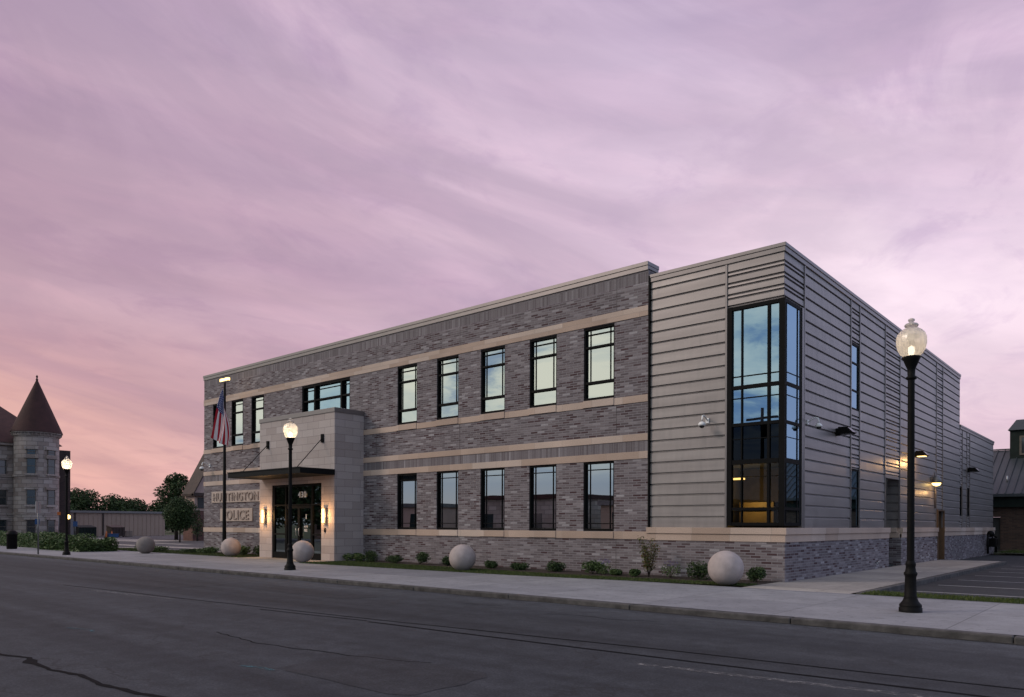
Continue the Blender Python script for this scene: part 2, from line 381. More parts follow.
# ------------------------------------------------------------------ walls with openings
def wall(mb, axis, plane, u0, u1, z0, z1, ops, reveal=.25):
    """axis 'y': faces -Y at y=plane, u = x.  axis 'x': faces +X at x=plane, u = y."""
    us = sorted(set([u0, u1] + [a for o in ops for a in o[:2] if u0 < a < u1])); zs = sorted(set([z0, z1] + [a for o in ops for a in o[2:4] if z0 < a < z1]))
    P = (lambda u, d, z: (u, plane + d, z)) if axis == 'y' else (lambda u, d, z: (plane - d, u, z))
    for i in range(len(us) - 1):
        for j in range(len(zs) - 1):
            cu, cz = (us[i] + us[i + 1]) / 2, (zs[j] + zs[j + 1]) / 2
            if any(o[0] < cu < o[1] and o[2] < cz < o[3] for o in ops): continue
            mb.quad(P(us[i], 0, zs[j]), P(us[i + 1], 0, zs[j]), P(us[i + 1], 0, zs[j + 1]), P(us[i], 0, zs[j + 1]))
    for (a, b, c, d) in [o[:4] for o in ops]:
        c = max(c, z0); d = min(d, z1)
        if c >= d: continue
        r = reveal
        mb.quad(P(a, 0, c), P(a, r, c), P(a, r, d), P(a, 0, d)); mb.quad(P(b, r, c), P(b, 0, c), P(b, 0, d), P(b, r, d))
        if d < z1: mb.quad(P(a, 0, d), P(a, r, d), P(b, r, d), P(b, 0, d))
        if c > z0: mb.quad(P(a, r, c), P(a, 0, c), P(b, 0, c), P(b, r, c))
    return mb

# ------------------------------------------------------------------ CAMERA
cd = bpy.data.cameras.new('camera'); cam = bpy.data.objects.new('camera', cd); COL.objects.link(cam); scene.camera = cam
cd.sensor_width = 36; cd.sensor_fit = 'HORIZONTAL'; cd.lens = 752.35 / 1024 * 36; cd.shift_y = (524.94 - 348.5) / 1024
cd.clip_start = .1; cd.clip_end = 6000
cam.matrix_world = Matrix.Translation((7.58, -19.873, 1.5)) @ Matrix.Rotation(.7123, 4, 'Z') @ Matrix.Rotation(PI / 2, 4, 'X') @ Matrix.Rotation(.0035, 4, 'Z')

# ------------------------------------------------------------------ GROUND
g = MB(); slab(-1500, 1500, -1500, 1500, -.19, g); structw('ground', g, 'turf')
ROADZ = -.10
g = MB(); slab(-260, 160, -24.0, -7.62, ROADZ, g); structw('road', g, 'road')
g = MB()
g.box(-260, 160, -27.5, -24.0, -.18, .0); structw('far_pavement', g, 'concrete')
# kerb and pavement in front
g = MB()
x = -58.0
while x < 60:
    x2 = x + 3.05; g.box(x + .004, x2 - .004, -7.62, -7.44, -.18, 0.0 + random.uniform(-.004, .004)); x = x2
k = g.build('kerb', 'kerb', None, bevel=.025); k['kind'] = 'structure'
g = MB(); ribbon_pts = [(xx_, -7.68 - .05 * math.sin(xx_ * 1.3) - .03 * math.sin(xx_ * 4.1)) for xx_ in [i * .35 - 60 for i in range(340)]]
for a_, b_ in zip(ribbon_pts, ribbon_pts[1:]): g.quad((a_[0], a_[1], ROADZ + .004), (b_[0], b_[1], ROADZ + .004), (b_[0], -7.615, ROADZ + .004), (a_[0], -7.615, ROADZ + .004))
structw('gutter_grime', g, 'dirt')
# pavement polygons (butted)
PB = -2.4
g = MB(); slab(-58, 60, -7.44, PB, 0.002, g); structw('pavement', g, 'concrete')
g = MB(); g.box(-23.6, -17.6, PB, -.9, -.1, .002); structw('entrance_path', g, 'concrete2')
g = MB(); slab(-.15, 2.36, PB, .0, 0.002, g); slab(.004, 2.36, .0, 18.5, .002, g); structw('side_path', g, 'concrete2')
g = MB(); g.box(2.36, 2.52, -2.0, 18.5, -.16, .0)
k = g.build('side_kerb', 'kerb', None, bevel=.02); k['kind'] = 'structure'
g = MB(); slab(2.52, 60, -1.32, 32, -.125, g); slab(0.1, 2.52, 18.66, 32, -.125, g); structw('side_lot', g, 'lot')
g = MB(); g.box(0.0, 2.52, 18.5, 18.66, -.16, 0); g.box(2.52, 60, -1.46, -1.32, -.16, 0.0)
k = g.build('lot_kerb', 'kerb', None, bevel=.02); k['kind'] = 'structure'
g = MB()
for y in (0.9, 3.55, 6.25, 8.95, 11.65, 14.35, 17.05): slab(2.9, 8.4, y, y + .11, -.121, g)
structw('lot_stripes', g, 'lotwhite')
# planted verges
g = MB(); g.add([(-17.6, -3.3, .006), (-7, -2.9, .006), (-.15, -1.95, .006), (-.15, -1.3, .006), (-6.5, -1.75, .006), (-17.6, -1.05, .006)], [tuple(range(6))]); structw('lawn', g, 'turf')
g = MB(); g.add([(-17.6, -1.05, .010), (-6.5, -1.75, .010), (-.15, -1.3, .010), (-.15, 0, .010), (-17.6, 0, .010)], [(0, 1, 2, 3, 4)]); slab(-31.6, -23.6, -1.9, 0, .010, g); structw('mulch_bed', g, 'mulch')
g = MB(); slab(-31.6, -23.6, PB, -1.9, .006, g); slab(2.52, 60, PB, -1.46, .006, g); slab(.15, 40, 30.5, 35.9, .0, g); slab(-40, -31.6, PB, -.4, .004, g); structw('verge', g, 'turf')
g = MB(); slab(-100, -31.7, -.4, 60, -.12, g); structw('left_lot', g, 'lotleft')
g = MB()
slab(-60, -36, 3.6, 4.6, -.115, g); slab(-58, -50, 7.5, 8.6, -.115, g); slab(-94, -62, 9, 14, -.115, g); slab(-46, -40, 1.0, 2.2, -.115, g)
structw('left_lot_slabs', g, 'concrete2')
def ribbon(pts, w, z, mb):
    for i in range(len(pts) - 1):
        a, b = Vector(pts[i]), Vector(pts[i + 1]); wa = w[i] if isinstance(w, list) else w; wb = w[i + 1] if isinstance(w, list) else w
        def nrm(k):
            p = Vector(pts[max(k - 1, 0)]); q = Vector(pts[min(k + 1, len(pts) - 1)]); d = (q - p).normalized(); return Vector((-d.y, d.x))
        n1, n2 = nrm(i) * wa / 2, nrm(i + 1) * wb / 2
        mb.quad((a.x - n1.x, a.y - n1.y, z), (b.x - n2.x, b.y - n2.y, z), (b.x + n2.x, b.y + n2.y, z), (a.x + n1.x, a.y + n1.y, z))
def wob(pts, step=.25, amp=.03, seed=1):
    rnd = random.Random(seed); out = []; v = 0
    for i in range(len(pts) - 1):
        a, b = Vector(pts[i]), Vector(pts[i + 1]); n = max(1, int((b - a).length / step))
        for k in range(n):
            v = v * .6 + rnd.uniform(-amp, amp); p = a.lerp(b, k / n); d = (b - a).normalized(); out.append((p.x - d.y * v, p.y + d.x * v))
    out.append(tuple(pts[-1])); return out
z = ROADZ + .004
g = MB()
pts = wob([(-3.9, -16.95), (-3.12, -17.01), (-2.6, -16.86), (-2.27, -16.94), (-1.6, -16.95), (-1.05, -16.84), (-.4, -16.9), (.31, -16.8), (1.2, -16.6)], .1, .012, 3)
rn = random.Random(2); ribbon(pts, [.06 + rn.uniform(-.015, .02) + (.07 if abs(p[0] + 2.35) < .12 else 0) for p in pts], z, g)
ribbon(wob([(-14, -12.7), (-8.4, -12.3), (-4.43, -11.96), (-2.28, -11.78), (3.2, -11.24), (9, -10.8)], .4, .01, 5), .045, z, g)
ribbon(wob([(-2.28, -12.06), (.6, -11.93), (3.51, -11.8), (9, -11.45)], .4, .008, 6), .065, z, g)
ribbon(wob([(-5.2, -12.28), (-2.4, -12.0)], .3, .01, 8), .045, z, g)
ribbon(wob([(-3, -14.3), (-1.6, -14.45), (.2, -14.2), (1.2, -13.9)], .12, .03, 9), .02, z, g)
ribbon(wob([(-.8, -9.2), (-.2, -9.0), (.5, -9.06), (1.3, -8.85)], .1, .03, 11), .018, z, g)
ribbon(wob([(-3.2, -8.95), (-2.6, -8.85), (-2.3, -8.7)], .1, .03, 12), .02, z, g)
structw('tar_seams', g, 'tar')
g = MB()
for a, b, y0, y1 in ((-11.7, -8.3, -12.8, -12.47), (3.0, 6.2, -12.33, -11.98), (-26, -22.8, -14, -13.7)):
    ribbon(wob([(a, y0), (b, y1)], .3, .004, 4), .13, z, g)
structw('lane_marking', g, 'wornwhite')
g = MB(); ribbon([(-5.1, -15.6), (-4.6, -15.45), (-4.35, -15.5)], .06, z, g); ribbon([(-.3, -15.45), (0, -15.36), (.25, -15.36)], .07, z, g)
structw('utility_paint', g, 'turq')

g = MB()
for cx_, cy_, a_, b_, sd in ((-7.5, -9.6, 2.1, .5, 1), (1.2, -14.6, 1.1, .7, 2), (-13.5, -10.6, 2.6, .9, 3)):
    rq = random.Random(sd); pts = []
    for k in range(28):
        t_ = 2 * PI * k / 28; e_ = 1 / max(abs(math.cos(t_)), abs(math.sin(t_))) * rq.uniform(.94, 1.0)
        pts.append((cx_ + a_ * math.cos(t_) * e_, cy_ + b_ * math.sin(t_) * e_, ROADZ + .0035))
    g.add(pts, [tuple(range(28))])
structw('asphalt_patches', g, 'patch')
def grass(x0, x1, y0, y1, n, h, z=.0, seed=1, dens=None):
    rnd = random.Random(seed); mb = MB()
    for i in range(n):
        x = rnd.uniform(x0, x1); y = rnd.uniform(y0, y1)
        if dens and not dens(x, y, rnd): continue
        a = rnd.uniform(0, PI); hh = h * rnd.uniform(.4, 1.2); w = rnd.uniform(.006, .014); dx, dy = math.cos(a) * w, math.sin(a) * w
        lx, ly = rnd.uniform(-.4, .4) * hh, rnd.uniform(-.4, .4) * hh
        mb.add([(x - dx, y - dy, z), (x + dx, y + dy, z), (x + lx, y + ly, z + hh)], [(0, 1, 2)])
    return mb
def inlawn(x, y, r_):
    e0 = -3.3 + (x + 17.6) / 10.6 * .4 if x < -7 else -2.9 + (x + 7) / 6.85 * .95
    e1 = -1.05 - (x + 17.6) / 11.1 * .7 if x < -6.5 else -1.75 + (x + 6.5) / 6.35 * .45
    return e0 - .02 < y < e1 + .12 * r_.random()
mb = grass(-17.6, -.2, -3.3, -1.0, 42000, .05, seed=3, dens=inlawn)
mb2 = grass(2.6, 14, PB + .03, -1.48, 14000, .06, seed=4); mb.v, mb.f, mb.sm = mb.v, mb.f, mb.sm
mb.add(mb2.v, mb2.f); m3 = grass(-40, -23.7, PB + .03, -.4, 12000, .07, seed=5); mb.add(m3.v, m3.f); m3 = grass(.5, 12, 31, 35.5, 6000, .15, seed=6); mb.add(m3.v, m3.f)
o = mb.build('grass', 'grass', None); o['kind'] = 'stuff'; tag(o, 'short green grass in the verges beside the pavement', 'grass')

# ------------------------------------------------------------------ POLICE BUILDING
XL, XB, YS, YF = -31.565, -4.167, 23.12, 33.0
B = thing('police_station', 'two-storey grey brick and taupe metal clad police station with glazed corner', 'building', (-16, 8, 0))
uw = [(-15.69, -14.52), (-13.40, -12.23), (-11.10, -9.93), (-8.81, -7.64), (-6.545, -5.375)]
lw3 = [(-30.62, -29.46), (-28.70, -27.54), (-26.77, -25.61)]
UZ = (5.50, 7.83); LZ = (1.313, 3.53)
ops_up = [(a, b, *UZ) for a, b in uw + lw3] + [(-22.38, -18.79, 5.5, 7.83)]
ops_lo = [(a, b, *LZ) for a, b in uw] 
STORE = (-22.457, -18.73, 0.0, 3.22)
# brick wall, split between bands
w = MB()
wall(w, 'y', 0, XL, XB, 7.84, 8.86, [])
wall(w, 'y', 0, XL, XB, 5.357, 7.84, ops_up)
wall(w, 'y', 0, XL, XB, 3.995, 5.357, [])
wall(w, 'y', 0, XL, XB, -.15, 3.64, ops_lo + [(-23.2, -18.1, -.15, 3.3)])
w.quad((XL, 14, -.15), (XL, 0, -.15), (XL, 0, 8.86), (XL, 14, 8.86))        # west face
w.quad((XB, 0, 1.4), (XB, .1, 1.4), (XB, .1, 8.9), (XB, 0, 8.9))
w.quad((XB, 0, 8.8), (XB, .62, 8.8), (XB, .62, 9.26), (XB, 0, 9.26))
# low plinth wall under metal: front and side
wall(w, 'y', 0, XB, 0, -.15, 1.2, [])
DO = [(10.07, 11.82, 0, 3.28), (17.97, 19.30, 0, 2.25)]
wall(w, 'x', 0, 0, YF, -.15, 1.2, [(a, b, -.15, d) for a, b, c, d in DO], reveal=.5)
w.build('brick_wall', 'brick', B)
s = MB(); wall(s, 'y', -.004, XL, XB, 8.86, 9.22, []); s.quad((XL - .004, 14, 8.86), (XL - .004, 0, 8.86), (XL - .004, 0, 9.22), (XL - .004, 14, 9.22)); s.build('soldier_course', 'soldier', B)
s = MB(); wall(s, 'y', -.003, XL, XB, 3.74, 4.09, []); s.quad((XL, .3, 3.74), (XL, 0, 3.74), (XL, 0, 4.09), (XL, .3, 4.09)); s.build('soldier_course', 'soldier', B)
# thin vertical control joints
s = MB()
for x in (-17.0, -5.30, -12.17, -24.3): 
    for z0, z1 in ((-.1, 1.07), (4.31, 5.24), (8.17, 9.2)): s.box(x, x + .012, -.004, .01, z0, z1)
s.each('control_joint', 'darkbrick', B)
# stone bands
def band(z0, z1, gaps, out=.025, xs=(XL - .02, XB)):
    mb = MB(); x = xs[0]
    segs = []
    for a, b in gaps + [(xs[1], xs[1])]:
        if a > x: segs.append((x, a))
        x = b
    for a, b in segs: mb.box(a, b, -out, .03, z0, z1)
    return mb.each('stone_band', 'limestone', B, bevel=.006)
PG = [(-23.46, -17.84)]
band(7.847, 8.156, []); band(4.08, 4.29, PG); band(3.53, 3.754, PG)
sl = MB()
for a, b in uw + lw3: sl.box(a, b, -.05, .14, 5.262, 5.485)
for a, b in uw: sl.box(a, b, -.05, .14, 1.085, 1.305)
sl.each('window_sill', 'limestone', B, bevel=.006)
band(5.248, 5.465, sorted(uw + lw3)); band(1.074, 1.313, sorted(uw + PG))
# ledge below the metal
lg = MB()
lg.box(XB, .0248, -.025, .06, 1.06, 1.262); lg.box(XB - .02, .062, -.062, .15, 1.265, 1.445)
def sidebits(x1, zz0, zz1):
    y = -.0245 if x1 < .05 else .15
    for a, b in ((y + (.085 if x1 < .05 else 0), DO[0][0]), (DO[0][1], DO[1][0]), (DO[1][1], YF + .05)): lg.box(-.06 if x1 < .05 else -.14, x1, a, b, zz0, zz1)
sidebits(.025, 1.06, 1.262); sidebits(.062, 1.265, 1.445)
lg.box(-1.2, -.06, DO[0][1] - .04, DO[0][1] + .1, 1.06, 1.262); lg.box(-1.2, -.14, DO[0][1] - .08, DO[0][1] + .1, 1.265, 1.445)
lg.each('stone_ledge', 'limestone', B, bevel=.008)
# metal cladding
J = [1.448 + .3275 * k for k in range(1, 23)] + [8.83]
def panels(mb, axis, plane, u0, u1, z0, z1, joints):
    P = (lambda u, d, z: (u, plane + d, z)) if axis == 'y' else (lambda u, d, z: (plane - d, u, z))
    js = [j for j in joints if z0 + .03 < j < z1 - .03]; prof = [(0, z0)]
    for j in js: prof += [(0, j - .066), (.034, j - .032), (.040, j - .004), (-.006, j - .002)]
    prof += [(0, z1)]
    for (d0, a), (d1, b) in zip(prof, prof[1:]): mb.quad(P(u0, d0, a), P(u1, d0, a), P(u1, d1, b), P(u0, d1, b))
def narrow(z1, z0):
    out = []; z = z1; k = 0
    while z > z0 + .05: z -= .205 if k % 2 == 0 else .112; k += 1; out.append(z)
    return sorted(out)
NJ = narrow(8.83, 1.45); NJL = narrow(6.37, 1.45)
JL = [1.448 + .3275 * k for k in range(1, 16)]
CW = (-1.65, 1.36, 1.50, 7.60)     # corner glazing: front x0, side y1, z0, z1
mt = MB(); FY, SX = .06, -.06
panels(mt, 'y', FY, XB + .05, -1.72, 1.445, 8.84, J)
panels(mt, 'y', FY, -1.66, SX, CW[3], 8.84, NJ); panels(mt, 'x', SX, FY, 1.50, CW[3], 8.84, NJ)
def col(y0, y1, js, ops, top):
    z = 1.445
    for a, b in sorted(ops):
        if a > z: panels(mt, 'x', SX, y0, y1, z, a, js)
        z = b
    panels(mt, 'x', SX, y0, y1, z, top, js)
T = [1.50, 5.70, 6.65, 9.70, 11.76, 17.92, 19.22]
WU = (5.31, 7.49); WL = (1.445, 3.38)
col(1.58, 5.70, J, [], 8.84); col(5.77, 6.65, NJ, [WL, WU], 8.84); col(6.72, 9.70, J, [], 8.84)
col(9.77, 11.76, NJ, [(1.44, 3.28)], 8.84); col(11.83, 17.92, J, [], 8.84); col(17.99, 19.22, NJ, [(1.44, 2.25)], 8.84); col(19.29, YS, J, [], 8.84)
WN = [(23.20, 23.72), (24.95, 25.65)]
col(YS, 23.20, JL, [], 6.37); col(23.20, 23.72, NJL, [(2.02, 3.52)], 6.37); col(23.79, 24.88, JL, [], 6.37); col(24.95, 25.65, NJL, [(2.02, 3.52)], 6.37); col(25.72, YF, JL, [], 6.37)
# backing plane behind grooves and end walls
mt.quad((SX, YS, 6.2), (-14, YS, 6.2), (-14, YS, 8.84), (SX, YS, 8.84)); mt.quad((SX, YF, -.1), (-14, YF, -.1), (-14, YF, 6.4), (SX, YF, 6.4))
# recess jamb (south-facing far jamb) and recess back
panels(mt, 'y', DO[0][1], -1.2, SX, 1.445, 3.28, J)
mt.quad((-1.2, DO[0][0], 0), (-1.2, DO[0][1], 0), (-1.2, DO[0][1], 3.28), (-1.2, DO[0][0], 3.28))
mt.quad((-1.2, DO[0][0], 0), (SX, DO[0][0], 0), (SX, DO[0][0], 3.28), (-1.2, DO[0][0], 3.28))
mt.quad((-1.2, DO[0][0], 3.28), (SX, DO[0][0], 3.28), (SX, DO[0][1], 3.28), (-1.2, DO[0][1], 3.28))
# window reveals in metal
for (y0, y1, z0, z1) in [(5.77, 6.65, *WU), (5.77, 6.65, *WL), (23.20, 23.72, 2.02, 3.52), (24.95, 25.65, 2.02, 3.52)]:
    P = lambda d, u, z: (SX - d, u, z); r = .2
    mt.quad(P(0, y0, z0), P(r, y0, z0), P(r, y0, z1), P(0, y0, z1)); mt.quad(P(0, y1, z0), P(r, y1, z0), P(r, y1, z1), P(0, y1, z1))
    mt.quad(P(0, y0, z1), P(r, y0, z1), P(r, y1, z1), P(0, y1, z1)); mt.quad(P(0, y0, z0), P(r, y0, z0), P(r, y1, z0), P(0, y1, z0))
mt.build('metal_cladding', 'metal', B)
tr = MB()
tr.box(-1.72, -1.66, FY - .03, FY + .05, 1.446, 8.83)
for y in (1.51, 5.705, 6.655, 9.705, 11.765, 17.925, 19.225): tr.box(SX - .05, SX + .028, y, y + .062, 1.446 if y not in (9.705,) else 1.446, 8.83)
for y in (23.725, 24.885, 25.655): tr.box(SX - .05, SX + .028, y, y + .062, 1.446, 6.37)
tr.box(SX - .08, SX + .02, 1.36, 1.508, 1.446, 7.62)
tr.each('cladding_trim', 'coping', B, bevel=.006)
rj = MB(); rj.box(XB + .0, XB + .05, -.01, .12, 1.446, 9.02); rj.build('expansion_joint', 'black', B)
w = MB(); w.box(-1.2, -.004, DO[0][1] - .012, DO[0][1] + .02, -.1, 1.06); w.build('recess_brick', 'brick', B)
# copings
cp = MB()
cp.box(XL - .05, XB + .01, -.055, .62, 9.36, 9.478); cp.box(XL - .035, XB + .0, -.035, .60, 9.22, 9.36)
cp.box(XL - .05, XL + .5, .62, 14, 9.36, 9.478)
cp.box(XB + .03, .0, .0, .5, 8.965, 9.065); cp.box(XB + .03, -.02, .02, .5, 8.835, 8.965)
cp.box(-.5, .0, .5, YS + .0, 8.965, 9.065); cp.box(-.5, -.02, .5, YS - .01, 8.835, 8.965)
cp.box(-.5, .0, YS + .001, YF + .03, 6.49, 6.587); cp.box(-.5, -.02, YS + .001, YF + .02, 6.37, 6.49)
cp.each('coping', 'coping', B, bevel=.008)
# roof and interior shell
rf = MB(); rf.box(XL + .1, XB - .1, .3, 14, 8.9, 8.95); rf.box(XB - .1, -.2, .3, YS - .1, 8.5, 8.55); rf.box(-14, -.2, YS, YF - .1, 6.2, 6.25)
rf.quad((XB - .01, .62, 8.5), (XB - .01, 14, 8.5), (XB - .01, 14, 9.3), (XB - .01, .62, 9.3))
rf.each('roof', 'coping', B)
it = MB()
it.box(XL + .2, -.3, 4.0, 4.1, 0, 8.8); it.box(XL + .2, -2.6, .3, 4.0, 4.15, 4.7); it.box(-2.8, -2.7, .3, 4.0, 0, 4.1)
it.box(-4.0, -3.9, 4.1, YF, 0, 8.4)
for x in (-16.8, -24.4, -17.6, -4.6, -9.3): it.box(x, x + .1, .35, 4.0, 0.05, 8.7)
it.each('interior_wall', 'interior', B)
it = MB(); it.box(XL + .2, -.3, .3, 4.0, -.05, .05); it.box(-3.9, -.3, 4.1, YF - .3, -.05, .03); it.box(-4, -.3, 4.1, YF - .3, 4.1, 4.5); it.box(-2.6, -.22, .22, 4.0, 3.30, 4.25); it.each('floor_slab', 'darkint', B)

# window builder (front)
def fbar(mb, x0, x1, y0, y1, z0, z1): mb.box(x0, x1, y0, y1, z0, z1)
def front_window(x0, x1, z0, z1, lower=False, blind=None, glassname='glass'):
    f = MB(); t = .048; y0, y1 = .025, .16
    e = .002
    f.box(x0 + e, x0 + t, y0, y1, z0 + e, z1 - e); f.box(x1 - t, x1 - e, y0, y1, z0 + e, z1 - e)
    f.box(x0 + t, x1 - t, y0, y1, z1 - t - .02, z1 - e); f.box(x0 + t, x1 - t, y0, y1, z0 + e, z0 + t + .03)
    a, b = x0 + .20, x1 - .21
    if not lower:
        zt, zb = z1 - .63, z0 + .56
        f.box(x0 + t, x1 - t, y0 + .01, y1, zt - .03, zt + .03); f.box(x0 + t, x1 - t, y0 + .01, y1, zb - .04, zb + .04)
        f.box(x0 + t, x1 - t, y0 + .045, y0 + .08, z1 - .235, z1 - .205)
        for xx in (a, b): f.box(xx - .012, xx + .012, y0 + .065, y0 + .088, zb + .04, z1 - t - .02)
    else:
        zt, zb = z1 - .26, z0 + .24
        for zz in (zt, zb): f.box(x0 + t, x1 - t, y0 + .045, y0 + .08, zz - .014, zz + .014)
        for xx in (a, b): f.box(xx - .012, xx + .012, y0 + .065, y0 + .088, z0 + t + .03, z1 - t - .02)
    fo = f.build('window', 'black', B)
    p = MB(); p.quad((x0 + t, .115, z0 + t), (x1 - t, .115, z0 + t), (x1 - t, .115, z1 - t), (x0 + t, .115, z1 - t))
    p.build('pane', glassname, fo)
    if blind:
        q = MB(); q.box(x0 + t, x1 - t, .24, .25, blind[0], blind[1]); q.build('blind', 'blind', fo)
    else:
        q = MB(); q.box(x0 - .05, x1 + .05, .26, .27, z0 - .0, z1 + .0)
        if not lower: q.build('blind', 'interior', fo)
for i, (a, b) in enumerate(uw): front_window(a, b, *UZ)
for a, b in lw3: front_window(a, b, *UZ)
for i, (a, b) in enumerate(uw): front_window(a, b, *LZ, lower=True, blind=(1.35, 1.88) if i == 4 else (3.15, 3.5) if i == 0 else None)
f = MB(); x0, x1, z0, z1 = -22.38, -18.79, 5.5, 7.83
f.box(x0 + .002, x0 + .07, .025, .2, z0 + .002, z1 - .002); f.box(x1 - .07, x1 - .002, .025, .2, z0 + .002, z1 - .002); f.box(x0 + .07, x1 - .07, .025, .2, z1 - .09, z1 - .002); f.box(x0 + .07, x1 - .07, .025, .2, z0 + .002, z0 + .09)
for xx in (-21.43, -19.46): f.box(xx - .055, xx + .055, .03, .2, z0 + .09, z1 - .09)
f.box(x0 + .07, x1 - .07, .05, .19, 7.08, 7.15); f.box(x0 + .07, x1 - .07, .12, .15, 7.575, 7.605)
fo = f.build('window', 'black', B)
p = MB(); p.quad((x0 + .07, .16, z0), (x1 - .07, .16, z0), (x1 - .07, .16, z1 - .05), (x0 + .07, .16, z1 - .05)); p.build('pane', 'glassblue', fo)
q = MB(); q.box(x0, x1, .3, .31, z0, z1); q.build('blind', 'darkint', fo)
# corner glazing
f = MB(); zz0, zz1 = CW[2], CW[3]; G0 = .10; gx = -.068   # glass planes y=.10, x=-.10
f.box(-1.648, -1.52, .03, .16, zz0, zz1); f.box(-.19, -.03, .035, .11, zz0, zz1)      # corner post
f.box(-.16, -.062, 1.20, 1.358, zz0, zz1)
f.box(-1.52, -.20, .04, .16, zz1 - .10, zz1 - .001); f.box(-.16, -.05, .11, 1.20, zz1 - .10, zz1 - .001)
f.box(-1.52, -.20, .04, .16, zz0 + .001, zz0 + .09); f.box(-.16, -.05, .11, 1.20, zz0 + .001, zz0 + .09)
for zz, h, d in ((5.337, .10, 0), (5.642, .025, .02), (5.033, .025, .02), (4.30, .09, 0), (3.90, .02, .02), (3.263, .13, 0), (2.85, .015, .02), (1.963, .08, 0), (4.95, 0, 0)):
    if h: f.box(-1.52, -.20, .045 + d, .15, zz - h / 2, zz + h / 2); f.box(-.15, -.048 - d * .5, .11, 1.20, zz - h / 2, zz + h / 2)
for xx, h, d in ((-1.24, .035, .01), (-.479, .07, .008)): f.box(xx - h / 2, xx + h / 2, .042 + d, .152, zz0 + .09, zz1 - .10)
for yy, h, d in ((.24, .03, .01), (1.04, .05, .008)): f.box(-.152, -.045 - d, yy - h / 2, yy + h / 2, zz0 + .09, zz1 - .10)
fo = f.build('corner_window', 'black', B)
p = MB(); p.quad((-1.55, G0, 4.30), (-.15, G0, 4.30), (-.15, G0, zz1 - .05), (-1.55, G0, zz1 - .05)); p.quad((gx, .10, 4.30), (gx, 1.25, 4.30), (gx, 1.25, zz1 - .05), (gx, .10, zz1 - .05)); p.build('pane', 'glassblue', fo)
p = MB(); p.quad((-1.55, G0, 3.263), (-.15, G0, 3.263), (-.15, G0, 4.3), (-1.55, G0, 4.3)); p.build('pane', 'spandrel', fo)
p = MB(); p.quad((gx, .10, 1.55), (gx, 1.25, 1.55), (gx, 1.25, 4.3), (gx, .10, 4.3)); p.build('pane', 'glassblue', fo)
p = MB(); p.quad((-1.55, G0, 1.55), (-.15, G0, 1.55), (-.15, G0, 3.263), (-1.55, G0, 3.263)); 
M['lowglass'] = glass('clear_lower_glass', (.6, .75, .85), -.02, trans=(.8, .8, .78)); p.build('pane', 'lowglass', fo)
q = MB(); q.box(-2.5, -.3, 1.6, 1.7, 4.3, 8.4); q.build('blind', 'darkint', fo)
# lit wooden desk and ceiling strip inside the corner room
q = MB(); q.box(-2.35, -1.28, 2.45, 2.95, 1.55, 1.93); q.box(-2.35, -1.28, 2.45, 2.9, 2.0, 2.22); q.build('wood_panel', 'wood', B)
q = MB(); q.box(-2.62, -.5, 3.2, 3.25, .05, 3.3); q.build('interior_wall', 'slab', B)
q = MB(); q.box(-2.58, -2.2, 2.3, 2.5, 2.93, 2.98); q.build('ceiling_light', 'strip', B)
pointlight('corner_room_light', (-1.6, 1.9, 2.9), 2.0, (1, .66, .28), .25)
pointlight('desk_light', (-1.8, 1.9, 2.25), 9.0, (1, .62, .18), .1)
# side windows
def side_window(y0, y1, z0, z1, bars, g='glassblue'):
    f = MB(); X1 = SX - .012; X0 = X1 - .1; t = .05
    f.box(X0, X1, y0 + .002, y0 + t, z0 + .002, z1 - .002); f.box(X0, X1, y1 - t, y1 - .002, z0 + .002, z1 - .002)
    f.box(X0, X1, y0 + t, y1 - t, z0 + .002, z0 + t + .02); f.box(X0, X1, y0 + t, y1 - t, z1 - t - .02, z1 - .002)
    for zz in bars: f.box(X0, X1, y0 + t, y1 - t, zz - .03, zz + .03)
    fo = f.build('window', 'black', B); p = MB(); xg = X1 - .02
    p.quad((xg, y0 + t, z0 + t), (xg, y1 - t, z0 + t), (xg, y1 - t, z1 - t), (xg, y0 + t, z1 - t)); p.build('pane', g, fo)
    q = MB(); q.box(xg - .12, xg - .10, y0, y1, z0, z1); q.build('blind', 'darkint', fo)
side_window(5.77, 6.65, *WU, (6.85, 5.95)); side_window(5.77, 6.65, *WL, (2.75,))
for a, b in WN: side_window(a, b, 2.02, 3.52, (), 'spandrel')
# side doors
d = MB(); d.box(-1.19, -1.14, 10.35, 11.35, .01, 2.2); do = d.build('door', 'green', B); h = MB(); h.box(-1.14, -1.08, 11.2, 11.24, .95, 1.15); h.build('handle', 'lightgrey', do)
d = MB(); d.box(-.42, -.36, 18.03, 19.24, .01, 2.19); do = d.build('door', 'darkint', B); h = MB(); h.box(-.36, -.30, 18.15, 18.19, .95, 1.15); h.build('handle', 'lightgrey', do)
d = MB(); d.box(-.36, .035, 17.975, 18.03, .0, 2.245); d.box(-.36, .035, 19.24, 19.295, .0, 2.245); d.box(-.36, .035, 18.03, 19.24, 2.19, 2.245); d.build('door_frame', 'bronze', B)
d = MB(); d.tube([(-.02, 17.60, 2.3), (-.02, 17.60, 3.9)], .03); d.build('conduit', 'coping', B)
d = MB(); d.tube([(.0, 8.35, .22), (.07, 8.35, .22), (.07, 8.35, .16)], .025); d.tube([(.0, 8.6, .24), (.06, 8.6, .24)], .03); d.build('hose_tap', 'lightgrey', B)
d = MB(); d.box(0, .04, 18.02 - .35, 17.76, .95, 1.08); d.build('card_reader', 'grey', B)

